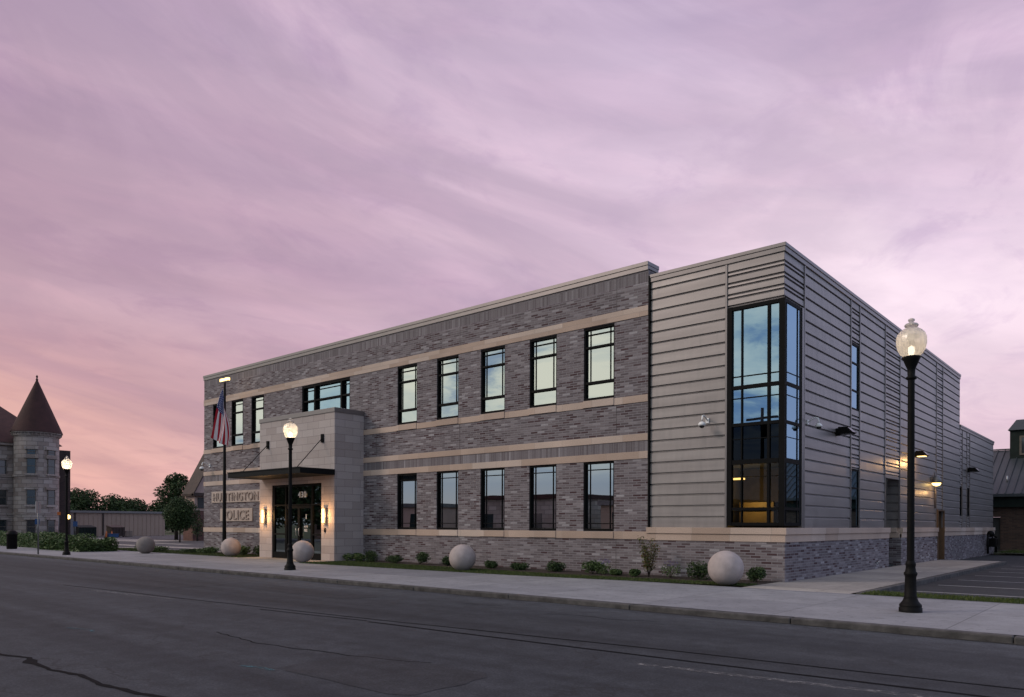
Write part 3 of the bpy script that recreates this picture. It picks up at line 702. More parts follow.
# portal
PX0, PX1, PY = -23.47, -17.834, -1.477
w = MB(); wall(w, 'y', PY, PX0, PX1, 0, 6.12, [STORE], reveal=.12)
w.quad((PX1, PY, 0), (PX1, 0, 0), (PX1, 0, 6.12), (PX1, PY, 6.12)); w.quad((PX0, 0, 0), (PX0, PY, 0), (PX0, PY, 6.12), (PX0, 0, 6.12))
w.build('entrance_portal', 'ashlar', B)
w = MB(); w.box(PX0 - .03, PX1 + .03, PY - .03, .0, 6.07, 6.257); w.build('portal_coping', 'coping', B, bevel=.01)
# entrance recess interior
w = MB(); w.box(PX0 + .15, PX1 - .15, 3.0, 3.1, 0, 3.4); w.box(PX0 + .15, PX1 - .15, PY + .1, 3.0, 3.3, 3.4); w.box(PX0 + .1, PX0 + .15, PY + .15, 3, 0, 3.3); w.box(PX1 - .15, PX1 - .1, PY + .15, 3, 0, 3.3); w.build('lobby_wall', 'interior', B)
w = MB(); w.box(PX0 + .15, PX1 - .15, PY + .05, 3.0, -.05, .012); w.build('lobby_floor', 'slab', B)
f = MB(); a, b, c, dz = STORE; yy0, yy1 = PY + .03, PY + .13
f.box(a + .002, a + .16, yy0, yy1, .0, dz - .002); f.box(b - .07, b - .002, yy0, yy1, .0, dz - .002); f.box(a + .16, b - .07, yy0, yy1, dz - .10, dz - .002); 
f.box(a + .16, b - .07, yy0, yy1, 2.30, 2.36)
for xx in (-21.42, -19.44): f.box(xx - .04, xx + .04, yy0, yy1, .0, 2.30); f.box(xx - .04, xx + .04, yy0, yy1, 2.36, dz - .10)
for (p, q_) in ((a + .16, -21.46), (-19.40, b - .07)): f.box(p, q_, yy0, yy1, .0, .28); f.box(p, q_, yy0, yy1, 1.03, 1.10)
fo = f.build('storefront', 'black', B)
p = MB(); yg = PY + .08
p.quad((a + .1, yg, 2.33), (b - .05, yg, 2.33), (b - .05, yg, dz - .05), (a + .1, yg, dz - .05))
for (q0, q1) in ((a + .1, -21.42), (-19.44, b - .05)): p.quad((q0, yg, .1), (q1, yg, .1), (q1, yg, 2.33), (q0, yg, 2.33))
p.build('pane', 'doorglass', fo)
for i, (q0, q1) in enumerate(((-21.378, -20.432), (-20.428, -19.482))):
    d = MB(); d.box(q0, q0 + .07, yy0 + .01, yy1 - .02, .02, 2.29); d.box(q1 - .07, q1, yy0 + .01, yy1 - .02, .02, 2.29); d.box(q0 + .07, q1 - .07, yy0 + .01, yy1 - .02, 2.18, 2.29); d.box(q0 + .07, q1 - .07, yy0 + .01, yy1 - .02, .02, .27)
    do = d.build('door', 'black', B); p = MB(); p.quad((q0 + .07, yg, .27), (q1 - .07, yg, .27), (q1 - .07, yg, 2.18), (q0 + .07, yg, 2.18)); p.build('pane', 'doorglass', do)
    hx = q1 - .10 if i == 0 else q0 + .10
    h = MB(); h.tube([(hx, yy0, 1.0), (hx, yy0 - .06, 1.02), (hx, yy0 - .06, 1.33), (hx, yy0, 1.35)], .014); h.build('handle', 'lightgrey', do)
    if i == 1:
        h = MB(); h.box(-19.94, -19.90, yg - .012, yg - .004, 1.72, 1.92); text_mb('NOTICE', 1, .006, -20.06, -19.80, yg - .004, 1.36, 1.44, h); text_mb('POLICE', 1, .006, -20.05, -19.84, yg - .004, 1.18, 1.30, h); h.build('door_decal', 'white', do)
h = MB(); text_mb('430', 1, .02, -20.50, -19.90, yg - .012, 2.64, 2.90, h); h.build('house_number', 'white', B)
h = MB(); h.box(-18.50, -18.40, PY - .03, PY, 1.18, 1.34); h.build('intercom', 'post', B)
# canopy
c = MB(); cy = -3.115
c.box(-23.30, -17.80, cy, PY - .002, 3.50, 3.53); c.box(-23.30, -17.80, cy, cy + .06, 3.53, 3.735); c.box(-23.30, -23.24, cy + .06, PY - .002, 3.53, 3.735); c.box(-17.86, -17.80, cy + .06, PY - .002, 3.53, 3.735); c.box(-23.24, -17.86, cy + .06, PY - .002, 3.66, 3.70)
c.box(-23.34, -17.76, cy - .03, cy, 3.70, 3.745)
co = c.build('entrance_canopy', 'canopy', B, bevel=.005)
for xx in (-22.76, -18.63):
    r = MB(); r.box(xx - .07, xx + .07, PY - .07, PY, 4.88, 5.22); r.tube([(xx, PY - .07, 5.02), (xx + .02, cy + .35, 3.74)], .017, 8); r.box(xx - .03, xx + .05, cy + .3, cy + .42, 3.735, 3.80); r.build('tie_rod', 'black', co)

# wall sconces at the entrance
for i, (xx, lab) in enumerate(((-23.02, 'glowing wall sconce left of the glass entrance doors'), (-18.42, 'glowing wall sconce right of the glass entrance doors'))):
    t = thing('wall_sconce', lab, 'wall lamp', (xx, PY, 1.5), 'sconces beside the entrance')
    m = MB(); m.box(xx + .04, xx + .11, PY - .10, PY - .001, 1.50, 2.18); m.box(xx - .09, xx + .04, PY - .05, PY - .001, 1.52, 2.16); m.build('backplate', 'grey', t)
    m = MB(); m.box(xx - .09, xx + .035, PY - .14, PY - .051, 1.56, 2.14); m.build('shade', 'sconce', t, bevel=.02)
    pointlight('sconce_light', (xx - .02, PY - .30, 1.85), 44, (1, .52, .18), .10)

# signs
def sign(txt, x0, x1, z0, z1, t0, t1, lab):
    t = thing('stone_sign', lab, 'sign', (x0, 0, z0), 'carved signs on the facade')
    m = MB(); m.box(x0, x1, -.05, -.001, z0, z1); m.build('plaque', 'plaque', t, bevel=.008)
    m = MB(); text_mb(txt, 1, .045, t0, t1, -.0505, z0 + .09, z1 - .09, m); m.build('lettering', 'letter_shade_tone', t)
sign('HUNTINGTON', -30.65, -25.75, 2.61, 3.20, -30.42, -25.98, 'upper pale stone plaque reading HUNTINGTON on grey brick')
sign('POLICE', -29.74, -26.58, 1.64, 2.30, -29.42, -26.88, 'lower pale stone plaque reading POLICE on grey brick')

# security cameras (dome on a curved arm)
def dome_cam(kind, pos, lab, s=1):
    x, y, z = pos; t = thing('security_camera', lab, 'security camera', pos, 'white dome cameras on the walls')
    f = (lambda a, b, c: (x + b * s, y - a * s, z + c * s)) if kind == 'y' else (lambda a, b, c: (x + a * s, y + b * s, z + c * s))
    m = MB()
    if kind == 'y': m.box(x - .06 * s, x + .06 * s, y - .05 * s, y, z - .09 * s, z + .09 * s)
    else: m.box(x, x + .05 * s, y - .06 * s, y + .06 * s, z - .09 * s, z + .09 * s)
    m.tube([f(.04, 0, 0), f(.18, 0, .10), f(.32, 0, .15), f(.42, 0, .12), f(.45, 0, .02), f(.45, 0, -.08)], .028 * s, 10)
    m.build('bracket', 'white', t)
    c = f(.45, 0, -.12); m = MB(); m.lathe([(.001, c[2] + .05 * s), (.07 * s, c[2] + .03 * s), (.13 * s, c[2] - .03 * s), (.135 * s, c[2] - .10 * s), (.09 * s, c[2] - .11 * s)], c[0], c[1], 20); m.build('housing', 'white', t)
    m = MB(); m.lathe([(.09 * s, c[2] - .108 * s), (.085 * s, c[2] - .15 * s), (.05 * s, c[2] - .185 * s), (.001, c[2] - .195 * s)], c[0], c[1], 20); m.build('lens_dome', 'darkglass', t)
dome_cam('y', (-2.25, FY, 4.50), 'white dome camera on front metal panels left of glazed corner', .8)
dome_cam('x', (SX, 1.80, 4.45), 'white dome camera on curved arm right of glazed corner', .72)
dome_cam('y', (-30.9, 0, 4.62), 'white dome camera on brick near the far left end')
# flood lights
def flood(pos, lab, lit, kind='x'):
    x, y, z = pos; t = thing('wall_floodlight', lab, 'floodlight', pos, 'angled floodlights on the side wall')
    m = MB(); m.box(x, x + .10, y - .09, y + .09, z - .12, z + .10); m.box(x + .10, x + .2, y - .04, y + .04, z - .04, z + .04); m.build('bracket', 'post', t)
    m = MB(); prof = [(.10, -.08), (.12, .12), (.38, .10), (.52, -.05), (.48, -.08)]
    for dy0, dy1 in ((-.20, .20),):
        vs = [(x + a, y + dy0, z + b) for a, b in prof] + [(x + a, y + dy1, z + b) for a, b in prof]; n = len(prof)
        m.add(vs, [tuple(range(n)), tuple(range(n, 2 * n))[::-1]] + [(i, (i + 1) % n, n + (i + 1) % n, n + i) for i in range(n)])
    m.build('housing', 'post', t, bevel=.01)
    m = MB(); m.quad((x + .385, y - .18, z + .102), (x + .385, y + .18, z + .102), (x + .525, y + .18, z - .045), (x + .525, y - .18, z - .045)); m.build('visor', 'lightgrey', t)
    m = MB(); m.box(x + .15, x + .44, y - .16, y + .16, z - .098, z - .083); m.build('lens', 'pin' if lit else 'grey', t)
flood((SX, 4.35, 4.42), 'dark unlit floodlight beside the narrow upper side window', False)
flood((SX, 13.95, 4.42), 'lit floodlight casting amber light above the recessed doorway', True)
flood((SX, 25.1, 4.42), 'dark unlit floodlight above the two slit windows', False)
pointlight('floodlight_lamp', (.42, 13.75, 4.10), 36, (1, .56, .20), .15)
t = thing('cone_lamp', 'round glowing wall lamp above the narrow bronze door', 'wall lamp', (SX, 16.95, 3.5))
m = MB(); m.lathe([(.001, 3.72), (.10, 3.70), (.17, 3.55), (.20, 3.40), (.19, 3.39)], .16, 16.95, 20); m.box(SX, .05, 16.88, 17.02, 3.5, 3.66); m.build('housing', 'grey', t)
m = MB(); m.lathe([(.18, 3.395), (.17, 3.33), (.10, 3.27), (.001, 3.25)], .16, 16.95, 20); m.build('lens', 'pin', t)
pointlight('door_lamp', (.34, 17.0, 3.0), 10, (1, .58, .22), .08)

# gas meter
t = thing('gas_meter', 'dark gas meter and pipework at rear corner of station', 'meter', (.35, 30.3, 0))
m = MB(); m.tube([(.3, 28.9, 0), (.3, 28.9, 1.0), (.3, 29.6, 1.05), (.3, 30.4, 1.05), (.3, 31.6, .9), (.3, 31.6, 0)], .05); m.tube([(.3, 30.4, 1.05), (.3, 30.4, .6)], .04); m.build('pipe', 'post', t)
m = MB(); m.box(.15, .5, 30.1, 30.7, .35, .85); m.sphere((.35, 29.4, 1.1), .18, 14, 8); m.box(.15, .45, 31.0, 31.4, .4, .8); m.build('meter_box', 'post', t, bevel=.03)

# ------------------------------------------------------------------ STREET LAMPS
def street_lamp(x, y, H, lab, lit):
    s = H / 5.148; t = thing('street_lamp', lab, 'street lamp', (x, y, 0), 'globe street lamps along the pavement')
    pr = [(.188, 0), (.188, .075), (.172, .085), (.182, .11), (.176, .135), (.150, .165), (.125, .20), (.108, .25), (.112, .27), (.100, .29), (.090, .60), (.094, .63), (.108, .655), (.108, .69), (.088, .71), (.076, .80), (.086, .83), (.080, .86), (.064, .90)]
    m = MB(); m.lathe([(r * s, z * s) for r, z in pr], x, y, 24, 12, .012); m.build('base', 'post', t)
    m = MB(); m.lathe([(.060 * s, .89 * s), (.055 * s, 4.08 * s)], x, y, 24, 12, .03); m.build('shaft', 'post', t)
    pr = [(.056, 4.06), (.085, 4.08), (.085, 4.11), (.060, 4.13), (.064, 4.25), (.085, 4.30), (.125, 4.40), (.150, 4.45), (.145, 4.47), (.05, 4.47)]
    m = MB(); m.lathe([(r * s, z * s) for r, z in pr], x, y, 24); m.build('fitter', 'post', t)
    gp = [(.13, 4.47), (.18, 4.52), (.222, 4.60), (.243, 4.70), (.240, 4.80), (.215, 4.87), (.165, 4.93), (.12, 4.96), (.08, 4.97)]
    m = MB(); m.lathe([(r * s, z * s) for r, z in gp], x, y, 96, 16, .012); m.build('globe', 'globe', t)
    fp = [(.075, 4.965), (.075, 4.985), (.105, 4.995), (.115, 5.02), (.095, 5.045), (.05, 5.06), (.032, 5.075), (.055, 5.10), (.050, 5.125), (.001, 5.148)]
    m = MB(); m.lathe([(r * s, z * s) for r, z in fp], x, y, 24); m.build('finial', 'globe', t)
    m = MB(); m.lathe([(.001, 4.50 * s), (.045 * s, 4.50 * s), (.055 * s, 4.58 * s), (.045 * s, 4.64 * s), (.001, 4.66 * s)], x, y, 16); m.build('bulb', 'bulb' if lit > 6 else 'bulbdim', t)
    m = MB(); m.lathe([(.12 * s, 4.86 * s), (.13 * s, 4.80 * s), (.05 * s, 4.78 * s), (.03 * s, 4.66 * s)], x, y, 20); m.build('reflector', 'lightgrey', t)
    pointlight('globe_lamp', (x, y, 4.74 * s), lit, (1, .80, .56), .12 * s)
street_lamp(4.255, -5.34, 5.148, 'tall black lamp post with clear globe right of the building corner', 5)
street_lamp(-14.007, -5.983, 4.98, 'black lamp post with glowing globe in front of the entrance', 12)
street_lamp(-31.74, -6.67, 4.70, 'black lamp post with glowing globe before the turreted stone building', 16)

# ------------------------------------------------------------------ BALL BOLLARDS
for x, y, d, lab in ((-31.15, -3.25, .88, 'round concrete ball bollard farthest left beside the parking lot'), (-25.05, -2.0, .88, 'round concrete ball bollard at foot of flagpole'),
                  (-18.15, -2.75, .88, 'round concrete ball bollard right of the entrance doors'), (-9.75, -2.28, .88, 'round concrete ball bollard on grass below middle windows'), (-.77, -1.92, .89, 'round concrete ball bollard nearest the glazed building corner')):
    m = MB(); m.sphere((0, 0, d / 2 - .02), d / 2, 48, 28)
    o = m.build('ball_bollard', 'ballgrey' if x < -30 else 'ballstone', None); o.location = (x, y, 0)
    me = o.data
    zmin = min(v.co.z for v in me.vertices)
    for v in me.vertices: v.co.z += -zmin - .02
    tag(o, lab, 'bollard', 'concrete ball bollards in front of the station')

# ------------------------------------------------------------------ FLAGPOLE AND FLAG
fx, fy = -27.34, -1.1
t = thing('flagpole', 'dark flagpole with amber lights on top before brick wall', 'flagpole', (fx, fy, 0))
m = MB(); m.lathe([(.16, 0), (.16, .06), (.10, .12), (.095, .5), (.05, 8.45), (.001, 8.47)], fx, fy, 16); m.build('pole', 'post', t)
m = MB(); m.box(fx - .38, fx + .38, fy - .05, fy + .05, 8.48, 8.53); m.tube([(fx, fy, 8.4), (fx, fy, 8.5)], .04); m.build('light_bar', 'grey', t)
m = MB(); m.box(fx - .38, fx - .06, fy - .06, fy + .06, 8.535, 8.66); m.box(fx + .06, fx + .38, fy - .06, fy + .06, 8.535, 8.66); m.build('lens', 'pin', t)
m = MB(); ns, ntt = 46, 26
for i in range(ns + 1):
    for j in range(ntt + 1):
        s_, tt = i / ns, j / ntt
        xl = -.60 * s_ ** .7; xr = .30 * math.sin(PI * min(1, s_ * .75 + .02)) + .02
        off = xl * (1 - tt) + xr * tt + .05 * math.sin(tt * 13 + s_ * 3) * s_
        dep = .16 + math.sin(tt * 10 + s_ * 2.2) * .11 * (.3 + s_ * .7) + math.sin(tt * 23 + s_ * 5) * .03
        x = fx + off * .80 + dep * .6; y = fy + off * .60 - dep * .8
        zz = (8.17 - 2.45 * s_) * (1 - tt) + (7.15 - 1.85 * s_) * tt
        m.v.append((x, y, zz + .02 * math.sin(tt * 16) * s_))
for i in range(ns):
    for j in range(ntt):
        q = [i * (ntt + 1) + j, (i + 1) * (ntt + 1) + j, (i + 1) * (ntt + 1) + j + 1, i * (ntt + 1) + j + 1]
        m.f.append(q); m.sm.append(True); v0, v1 = (j / ntt) ** 1.4, ((j + 1) / ntt) ** 1.4; m.uv[len(m.f) - 1] = [(i / ns, v0), ((i + 1) / ns, v0), ((i + 1) / ns, v1), (i / ns, v1)]
o = m.build('flag', 'flag', None); tag(o, 'drooping red white and blue flag hanging from the flagpole', 'flag')

# ------------------------------------------------------------------ PLANTS
def leaves(mb, c, r, n, size, rnd, shell=.55):
    for _ in range(n):
        while True:
            p = Vector((rnd.uniform(-1, 1), rnd.uniform(-1, 1), rnd.uniform(-1, 1)))
            if shell * rnd.random() < p.length < 1: break
        p = Vector((c[0] + p.x * r[0], c[1] + p.y * r[1], c[2] + p.z * r[2]))
        u = Vector((rnd.gauss(0, 1), rnd.gauss(0, 1), rnd.gauss(0, .6))).normalized(); w_ = u.orthogonal().normalized()
        w_ = (Matrix.Rotation(rnd.uniform(0, 6.28), 3, u) @ w_); s = size * rnd.uniform(.6, 1.3)
        mb.add([p - u * s, p - w_ * s * .45, p + u * s, p + w_ * s * .45], [(0, 1, 2, 3)])
def shrub(x, y, w, h, lab, mat='leafdark', n=420, size=.035, seed=0, group='small shrubs along the brick wall', name='shrub'):
    rnd = random.Random(seed); m = MB(); t = thing(name, lab, 'shrub', (x, y, 0), group)
    for k in range(5):
        a = rnd.uniform(0, 6.28); q = rnd.uniform(.1, .35)
        leaves(m, (x + math.cos(a) * w * q, y + math.sin(a) * w * q, h * rnd.uniform(.4, .62)), (w * .30, w * .30, h * .42), n // 5, size, rnd, .3)
    m.build('foliage', mat, t)
    s = MB()
    for k in range(4):
        a = rnd.uniform(0, 6.28); s.tube([(x, y, 0), (x + math.cos(a) * w * .2, y + math.sin(a) * w * .2, h * .6)], [.012, .005], 5)
    s.build('stem', 'bark', t)
SH = [(-17.45, -.9, .9, .42, 'leafmid', 'first low clump right of the ball bollard at entrance'), (-16.8, -1.0, .7, .36, 'leafmid', 'second low clump below the portal side'), (-16.2, -.8, .9, .62, 'leafdark', 'broad dark shrub at foot of the portal side wall'),
      (-14.95, -.75, .75, .50, 'leafdark', 'dark shrub beneath the first lower window'), (-13.5, -.75, .8, .55, 'leafdark', 'dark shrub between first and second lower windows'), (-12.0, -.75, .7, .38, 'leafdark', 'low shrub beneath the second lower window'),
      (-9.9, -.7, .55, .4, 'leafdark', 'small shrub just behind the middle ball bollard'), (-8.55, -.75, .75, .36, 'leafdark', 'flat shrub beneath the fourth lower window'), (-7.1, -.75, .8, .38, 'leafdark', 'flat shrub between fourth and fifth lower windows'),
      (-5.65, -.75, .7, .5, 'leafmid', 'fresh green shrub beneath the fifth lower window'), (-4.75, -.9, .55, .32, 'leafmid', 'tiny green shrub left of the tall sapling'), (-4.1, -.9, .45, .3, 'leafmid', 'tiny shrub directly left of the tall sapling'),
      (-2.05, -.7, .75, .55, 'leafdark', 'rounded dark shrub left of the nearest ball bollard'), (-.55, -.55, .65, .52, 'leafdark', 'rounded dark shrub right of the nearest ball bollard'),
      (-30.3, -1.3, 1.1, .4, 'leafdark', 'low spreading shrub at far left end of wall'), (-28.8, -1.2, 1.2, .4, 'leafmid', 'low green shrub left of the flagpole'), (-25.6, -1.0, 1.0, .5, 'leafmid', 'green shrub right of the flagpole'), (-24.2, -.9, .8, .7, 'leafdark', 'dark shrub against left side of the portal'),
      (-32.6, -2.0, 1.4, .5, 'leafmid', 'spreading shrub beside the building corner by the lot'), (-34.2, -2.0, 1.4, .45, 'leafdark', 'low dark shrub in the strip by the lot')]
for i, (x, y, w_, h, mt_, lab) in enumerate(SH): shrub(x, y, w_ * (.86 + .1 * math.sin(i * 2.3)), h * (.80 + .16 * math.sin(i * 1.7)), lab, mt_, n=1300 if x > -18 else 800, size=.034 if x > -18 else .05, seed=i + 10)
# flowering shrub clump with purple heads
for i, (x, y) in enumerate(((-5.2, -.8), (-2.95, -.8))):
    shrub(x, y, .6, .42, ('purple flowering plant left of the sapling', 'purple flowering plant right of the sapling')[i], 'leafmid', n=420, size=.028, seed=60 + i, group='purple flowering plants', name='flowering_plant')
    t = [o for o in COL.objects if o.name.startswith('flowering_plant')][-1]; m = MB(); leaves(m, (x, y, .42), (.2, .2, .10), 70, .02, random.Random(i)); m.build('flower', 'flower', t)
# sapling
rnd = random.Random(5); t = thing('sapling', 'sparse young sapling with olive and reddish leaves before brick', 'sapling', (-3.68, -.75, 0))
m = MB(); lf = MB()
for k in range(7):
    a = rnd.uniform(0, 6.28); q = rnd.uniform(.08, .32); hh = rnd.uniform(.75, 1.22); tip = (-3.68 + math.cos(a) * q, -.75 + math.sin(a) * q, hh)
    m.tube([(-3.68, -.75, 0), (-3.68 + math.cos(a) * q * .5, -.75 + math.sin(a) * q * .5, hh * .5), tip], [.012, .008, .003], 5)
    for j in range(5):
        f_ = .35 + .65 * j / 4; leaves(lf, (-3.68 + math.cos(a) * q * f_, -.75 + math.sin(a) * q * f_, hh * f_), (.12, .12, .13), 42, .03, rnd, 0)
m.build('stem', 'bark', t); lf.build('foliage', 'leafolive', t)
# left hedge
def hedge(x0, x1, y0, y1, h, lab, seed, n):
    rnd = random.Random(seed); m = MB()
    for _ in range(n):
        x = rnd.uniform(x0, x1); y = rnd.uniform(y0, y1); z = rnd.uniform(0, h) * (1 + .18 * math.sin(x * 1.7) + .12 * math.sin(y * 3 + x * .6))
        leaves(m, (x, y, z), (.06, .06, .06), 1, .09, rnd, 0)
    t = thing('hedge', lab, 'hedge', ((x0 + x1) / 2, (y0 + y1) / 2, 0)); m.build('foliage', 'leafmid', t)
    b = MB(); b.box(x0 + .3, x1 - .3, y0 + .25, y1 - .25, -.1, h * .62); b.build('stem', 'leafdark', t)
hedge(-41.5, -35.2, -4.9, -2.9, .60, 'ragged green ground planting behind the leftmost lamp post', 1, 12000)
hedge(-62, -41.6, -4.4, -1.5, .75, 'taller green planting in front of the turreted stone building', 2, 14000)

def tree(x, y, trunk_h, clumps, lab, mat, n, size, seed, r=.14, group=None, cat='tree', name='tree', z0=-.12):
    rnd = random.Random(seed); t = thing(name, lab, cat, (x, y, z0), group); m = MB(); tr_ = MB()
    top = max(c[2] for c in clumps)
    tr_.tube([(x, y, z0), (x + .03, y, trunk_h), (x, y + .05, top)], [r, r * .7, r * .2], 8)
    for cx_, cy_, cz_, rr, rz in clumps:
        tr_.tube([(x, y, trunk_h * .9), ((x + x + cx_) / 2, (y + y + cy_) / 2, (trunk_h + cz_) / 2 + .1), (x + cx_, y + cy_, cz_)], [r * .5, r * .3, r * .1], 6)
        leaves(m, (x + cx_, y + cy_, cz_), (rr, rr, rz), int(n * rr * rr * rz), size, rnd, .6)
    tr_.build('trunk', 'bark', t); m.build('crown', mat, t)
def blob(R_, H0, H1, k, seed, jit=.6):
    rnd = random.Random(seed); out = []
    for i in range(k):
        f_ = (i + .5) / k; zc = H0 + (H1 - H0) * f_; prof = math.sin(PI * min(.95, max(.15, f_ * .85 + .12)))
        a = i * 2.4; q = R_ * prof * jit * rnd.uniform(.4, 1); out.append((math.cos(a) * q, math.sin(a) * q, zc, R_ * rnd.uniform(.38, .52), R_ * rnd.uniform(.3, .45)))
    return out
tree(-57.1, 10.8, 1.1, blob(1.75, 1.3, 3.35, 22, 3, .62), 'compact round dark green tree standing in the parking lot', 'leafdark', 1500, .08, 21, .07)
tree(-68, 15.6, 3.0, blob(2.1, 3.0, 6.1, 20, 5, .8), 'larger airy tree rising behind the compact parking lot tree', 'leafdark', 330, .15, 22, .2)
tree(-61, 14.3, .7, blob(1.1, .5, 1.9, 8, 7), 'bushy low tree between parking lot tree and brick house', 'leafdark', 700, .09, 23, .1)
TL = [(24.6, 6.6), (28.3, 7.6), (31.0, 7.9), (33.8, 7.0), (36.4, 6.4), (39.2, 6.3), (42.0, 6.5), (45.0, 5.8), (22, 6.5), (48, 6.2)]
names_ = ['leftmost', 'second', 'third and tallest', 'fourth', 'fifth', 'sixth', 'seventh', 'eighth', 'hidden left', 'far right']
for i, (yy, h) in enumerate(TL):
    tree(-130 - (i % 3) * 2, yy, 2, blob(3.1, 1.2, h - 1.1, 18, 30 + i, .8), '%s tree counted from the left in row behind beige shed' % names_[i], 'leafdark', 110, .22, 40 + i, .25, 'trees behind the beige shed')

# ------------------------------------------------------------------ LEFT BACKGROUND
C = thing('stone_courthouse', 'old grey stone building with round turret and dark red cone roof', 'building', (-82, 3, 0))
tx, ty, tr0 = -79.0, 6.42, 1.97
m = MB(); m.lathe([(tr0, -.15), (tr0, 10.4)], tx, ty, 40, uvr=tr0, smooth=True); m.build('turret_wall', 'castle_uv', C)
m = MB()
for z0, z1, o_ in ((10.25, 10.50, .12), (10.50, 10.72, .26), (6.15, 6.38, .08), (2.35, 2.6, .06)): m.lathe([(tr0 - .05, z0), (tr0 + o_, z0), (tr0 + o_, z1), (tr0 - .05, z1)], tx, ty, 40, smooth=False)
for k in range(40): a = 2 * PI * k / 40; m.box(tx + math.cos(a) * 2.12 - .06, tx + math.cos(a) * 2.12 + .06, ty + math.sin(a) * 2.12 - .06, ty + math.sin(a) * 2.12 + .06, 10.35, 10.5)
m.build('cornice', 'castle', C)
m = MB(); m.lathe([(tr0 + .33, 10.62), (tr0 + .30, 10.75), (.05, 16.1)], tx, ty, 48); co = m.build('turret_roof', 'roofred', C)
m = MB(); m.lathe([(.07, 15.9), (.12, 16.1), (.05, 16.25), (.11, 16.42), (.001, 16.6)], tx, ty, 10); m.build('finial', 'roofred', co)
m = MB(); bx = -80.4
wall(m, 'x', bx, -14, 8.6, -.15, 9.5, []); m.quad((-96, 8.6, -.15), (bx, 8.6, -.15), (bx, 8.6, 9.5), (-96, 8.6, 9.5)); m.quad((-96, -14, -.15), (bx, -14, -.15), (bx, -14, 9.5), (-96, -14, 9.5)); m.build('wall', 'castle', C)
m = MB(); m.box(bx - .2, bx + .35, -14, 8.5, 9.35, 9.6); m.box(bx - .1, bx + .12, -14, 8.4, 6.15, 6.38); m.box(bx - .1, bx + .10, -14, 8.4, 2.35, 2.6); m.build('cornice', 'castle', C)
m = MB(); e = .5; zr = 14.6
a_, b_, c_, d_ = (bx + e, -14.5, 9.6), (bx + e, 9.1, 9.6), (-96, 9.1, 9.6), (-96, -14.5, 9.6); p_, q_ = (-88, -8, zr), (-88, 5.0, zr)
m.add([a_, b_, c_, d_, p_, q_], [(0, 1, 5, 4), (1, 2, 5), (2, 3, 4, 5), (3, 0, 4), (0, 3, 2, 1)]); m.build('roof', 'roofred', C)
m = MB(); m.box(-84.5, -83, 8.62, 10.9, -.15, 9.45); m.build('brick_annex', 'darkbrick', C)
m = MB(); m.box(-83.2, -80.95, 1.2, 2.55, 9.6, 12.8); m.build('chimney', 'castle', C)
def cwin(y0, y1, z0, z1, X, nx=0, blue=False, name='window'):
    ang = nx; f = MB()
    def P(d, u, z):
        if ang is None: return (X + d, u, z)
        c0, s0 = math.cos(ang), math.sin(ang)
        return (tx + (tr0 + d) * c0 - u * s0, ty + (tr0 + d) * s0 + u * c0, z)
    def bx_(d0, d1, u0, u1, zz0, zz1, mb):
        mb.add([P(d0, u0, zz0), P(d1, u0, zz0), P(d1, u1, zz0), P(d0, u1, zz0), P(d0, u0, zz1), P(d1, u0, zz1), P(d1, u1, zz1), P(d0, u1, zz1)], [(0, 3, 2, 1), (4, 5, 6, 7), (0, 1, 5, 4), (1, 2, 6, 5), (2, 3, 7, 6), (3, 0, 4, 7)])
    bx_(-.1, .06, y0, y0 + .06, z0, z1, f); bx_(-.1, .06, y1 - .06, y1, z0, z1, f); bx_(-.1, .06, y0, y1, z1 - .06, z1, f); bx_(-.1, .07, y0, y1, (z0 + z1) / 2 - .03, (z0 + z1) / 2 + .03, f)
    fo = f.build('window', 'slab', C); p = MB(); bx_(-.1, .04, y0 + .05, y1 - .05, z0, z1 - .05, p); p.build('pane', 'courtglass', fo)
    p = MB(); bx_(-.1, .14, y0 - .15, y1 + .15, z0 - .2, z0 - .01, p); bx_(-.1, .13, y0 - .2, y1 + .2, z1 + .01, z1 + .3, p); p.each('sill', 'castle', fo)
M['courtglass'] = plain('old_window_glass', (.02, .03, .035), .08, 0, .2, 1, 0, 1.0)
for ang in (R(-30), R(22)):
    for z0, z1 in ((8.35, 8.85), (6.45, 7.95), (3.35, 4.85), (.45, 1.85)): cwin(-.40, .40, z0, z1, 0, ang)
for yc in (3.75, .8, -1.8, -4.4, -7):
    for z0, z1 in ((6.45, 7.85), (3.35, 4.85), (.45, 1.85)): cwin(yc - .42, yc + .42, z0, z1, bx, None)
# beige shed
t = thing('metal_shed', 'long low beige metal shed behind the parking lot', 'shed', (-97, 20, 0))
m = MB(); m.box(-101, -95, 12.5, 26.7, -.15, 2.85); 
y = 12.7
while y < 26.6: m.box(-95, -94.96, y, y + .05, -.1, 2.8); y += .55
m.build('wall', 'beige', t)
m = MB(); m.box(-101.3, -94.8, 12.3, 26.9, 2.85, 3.12); m.build('roof', 'beigetrim', t)
m = MB(); m.box(-94.98, -94.9, 15.4, 15.6, 0, 2.85); m.box(-94.98, -94.9, 18.7, 18.9, 0, 2.85); m.each('downpipe', 'rust', t)
m = MB(); m.box(-94.97, -94.93, 15.0, 15.4 - .02, 0, 2.1); m.build('door', 'beigetrim', t)
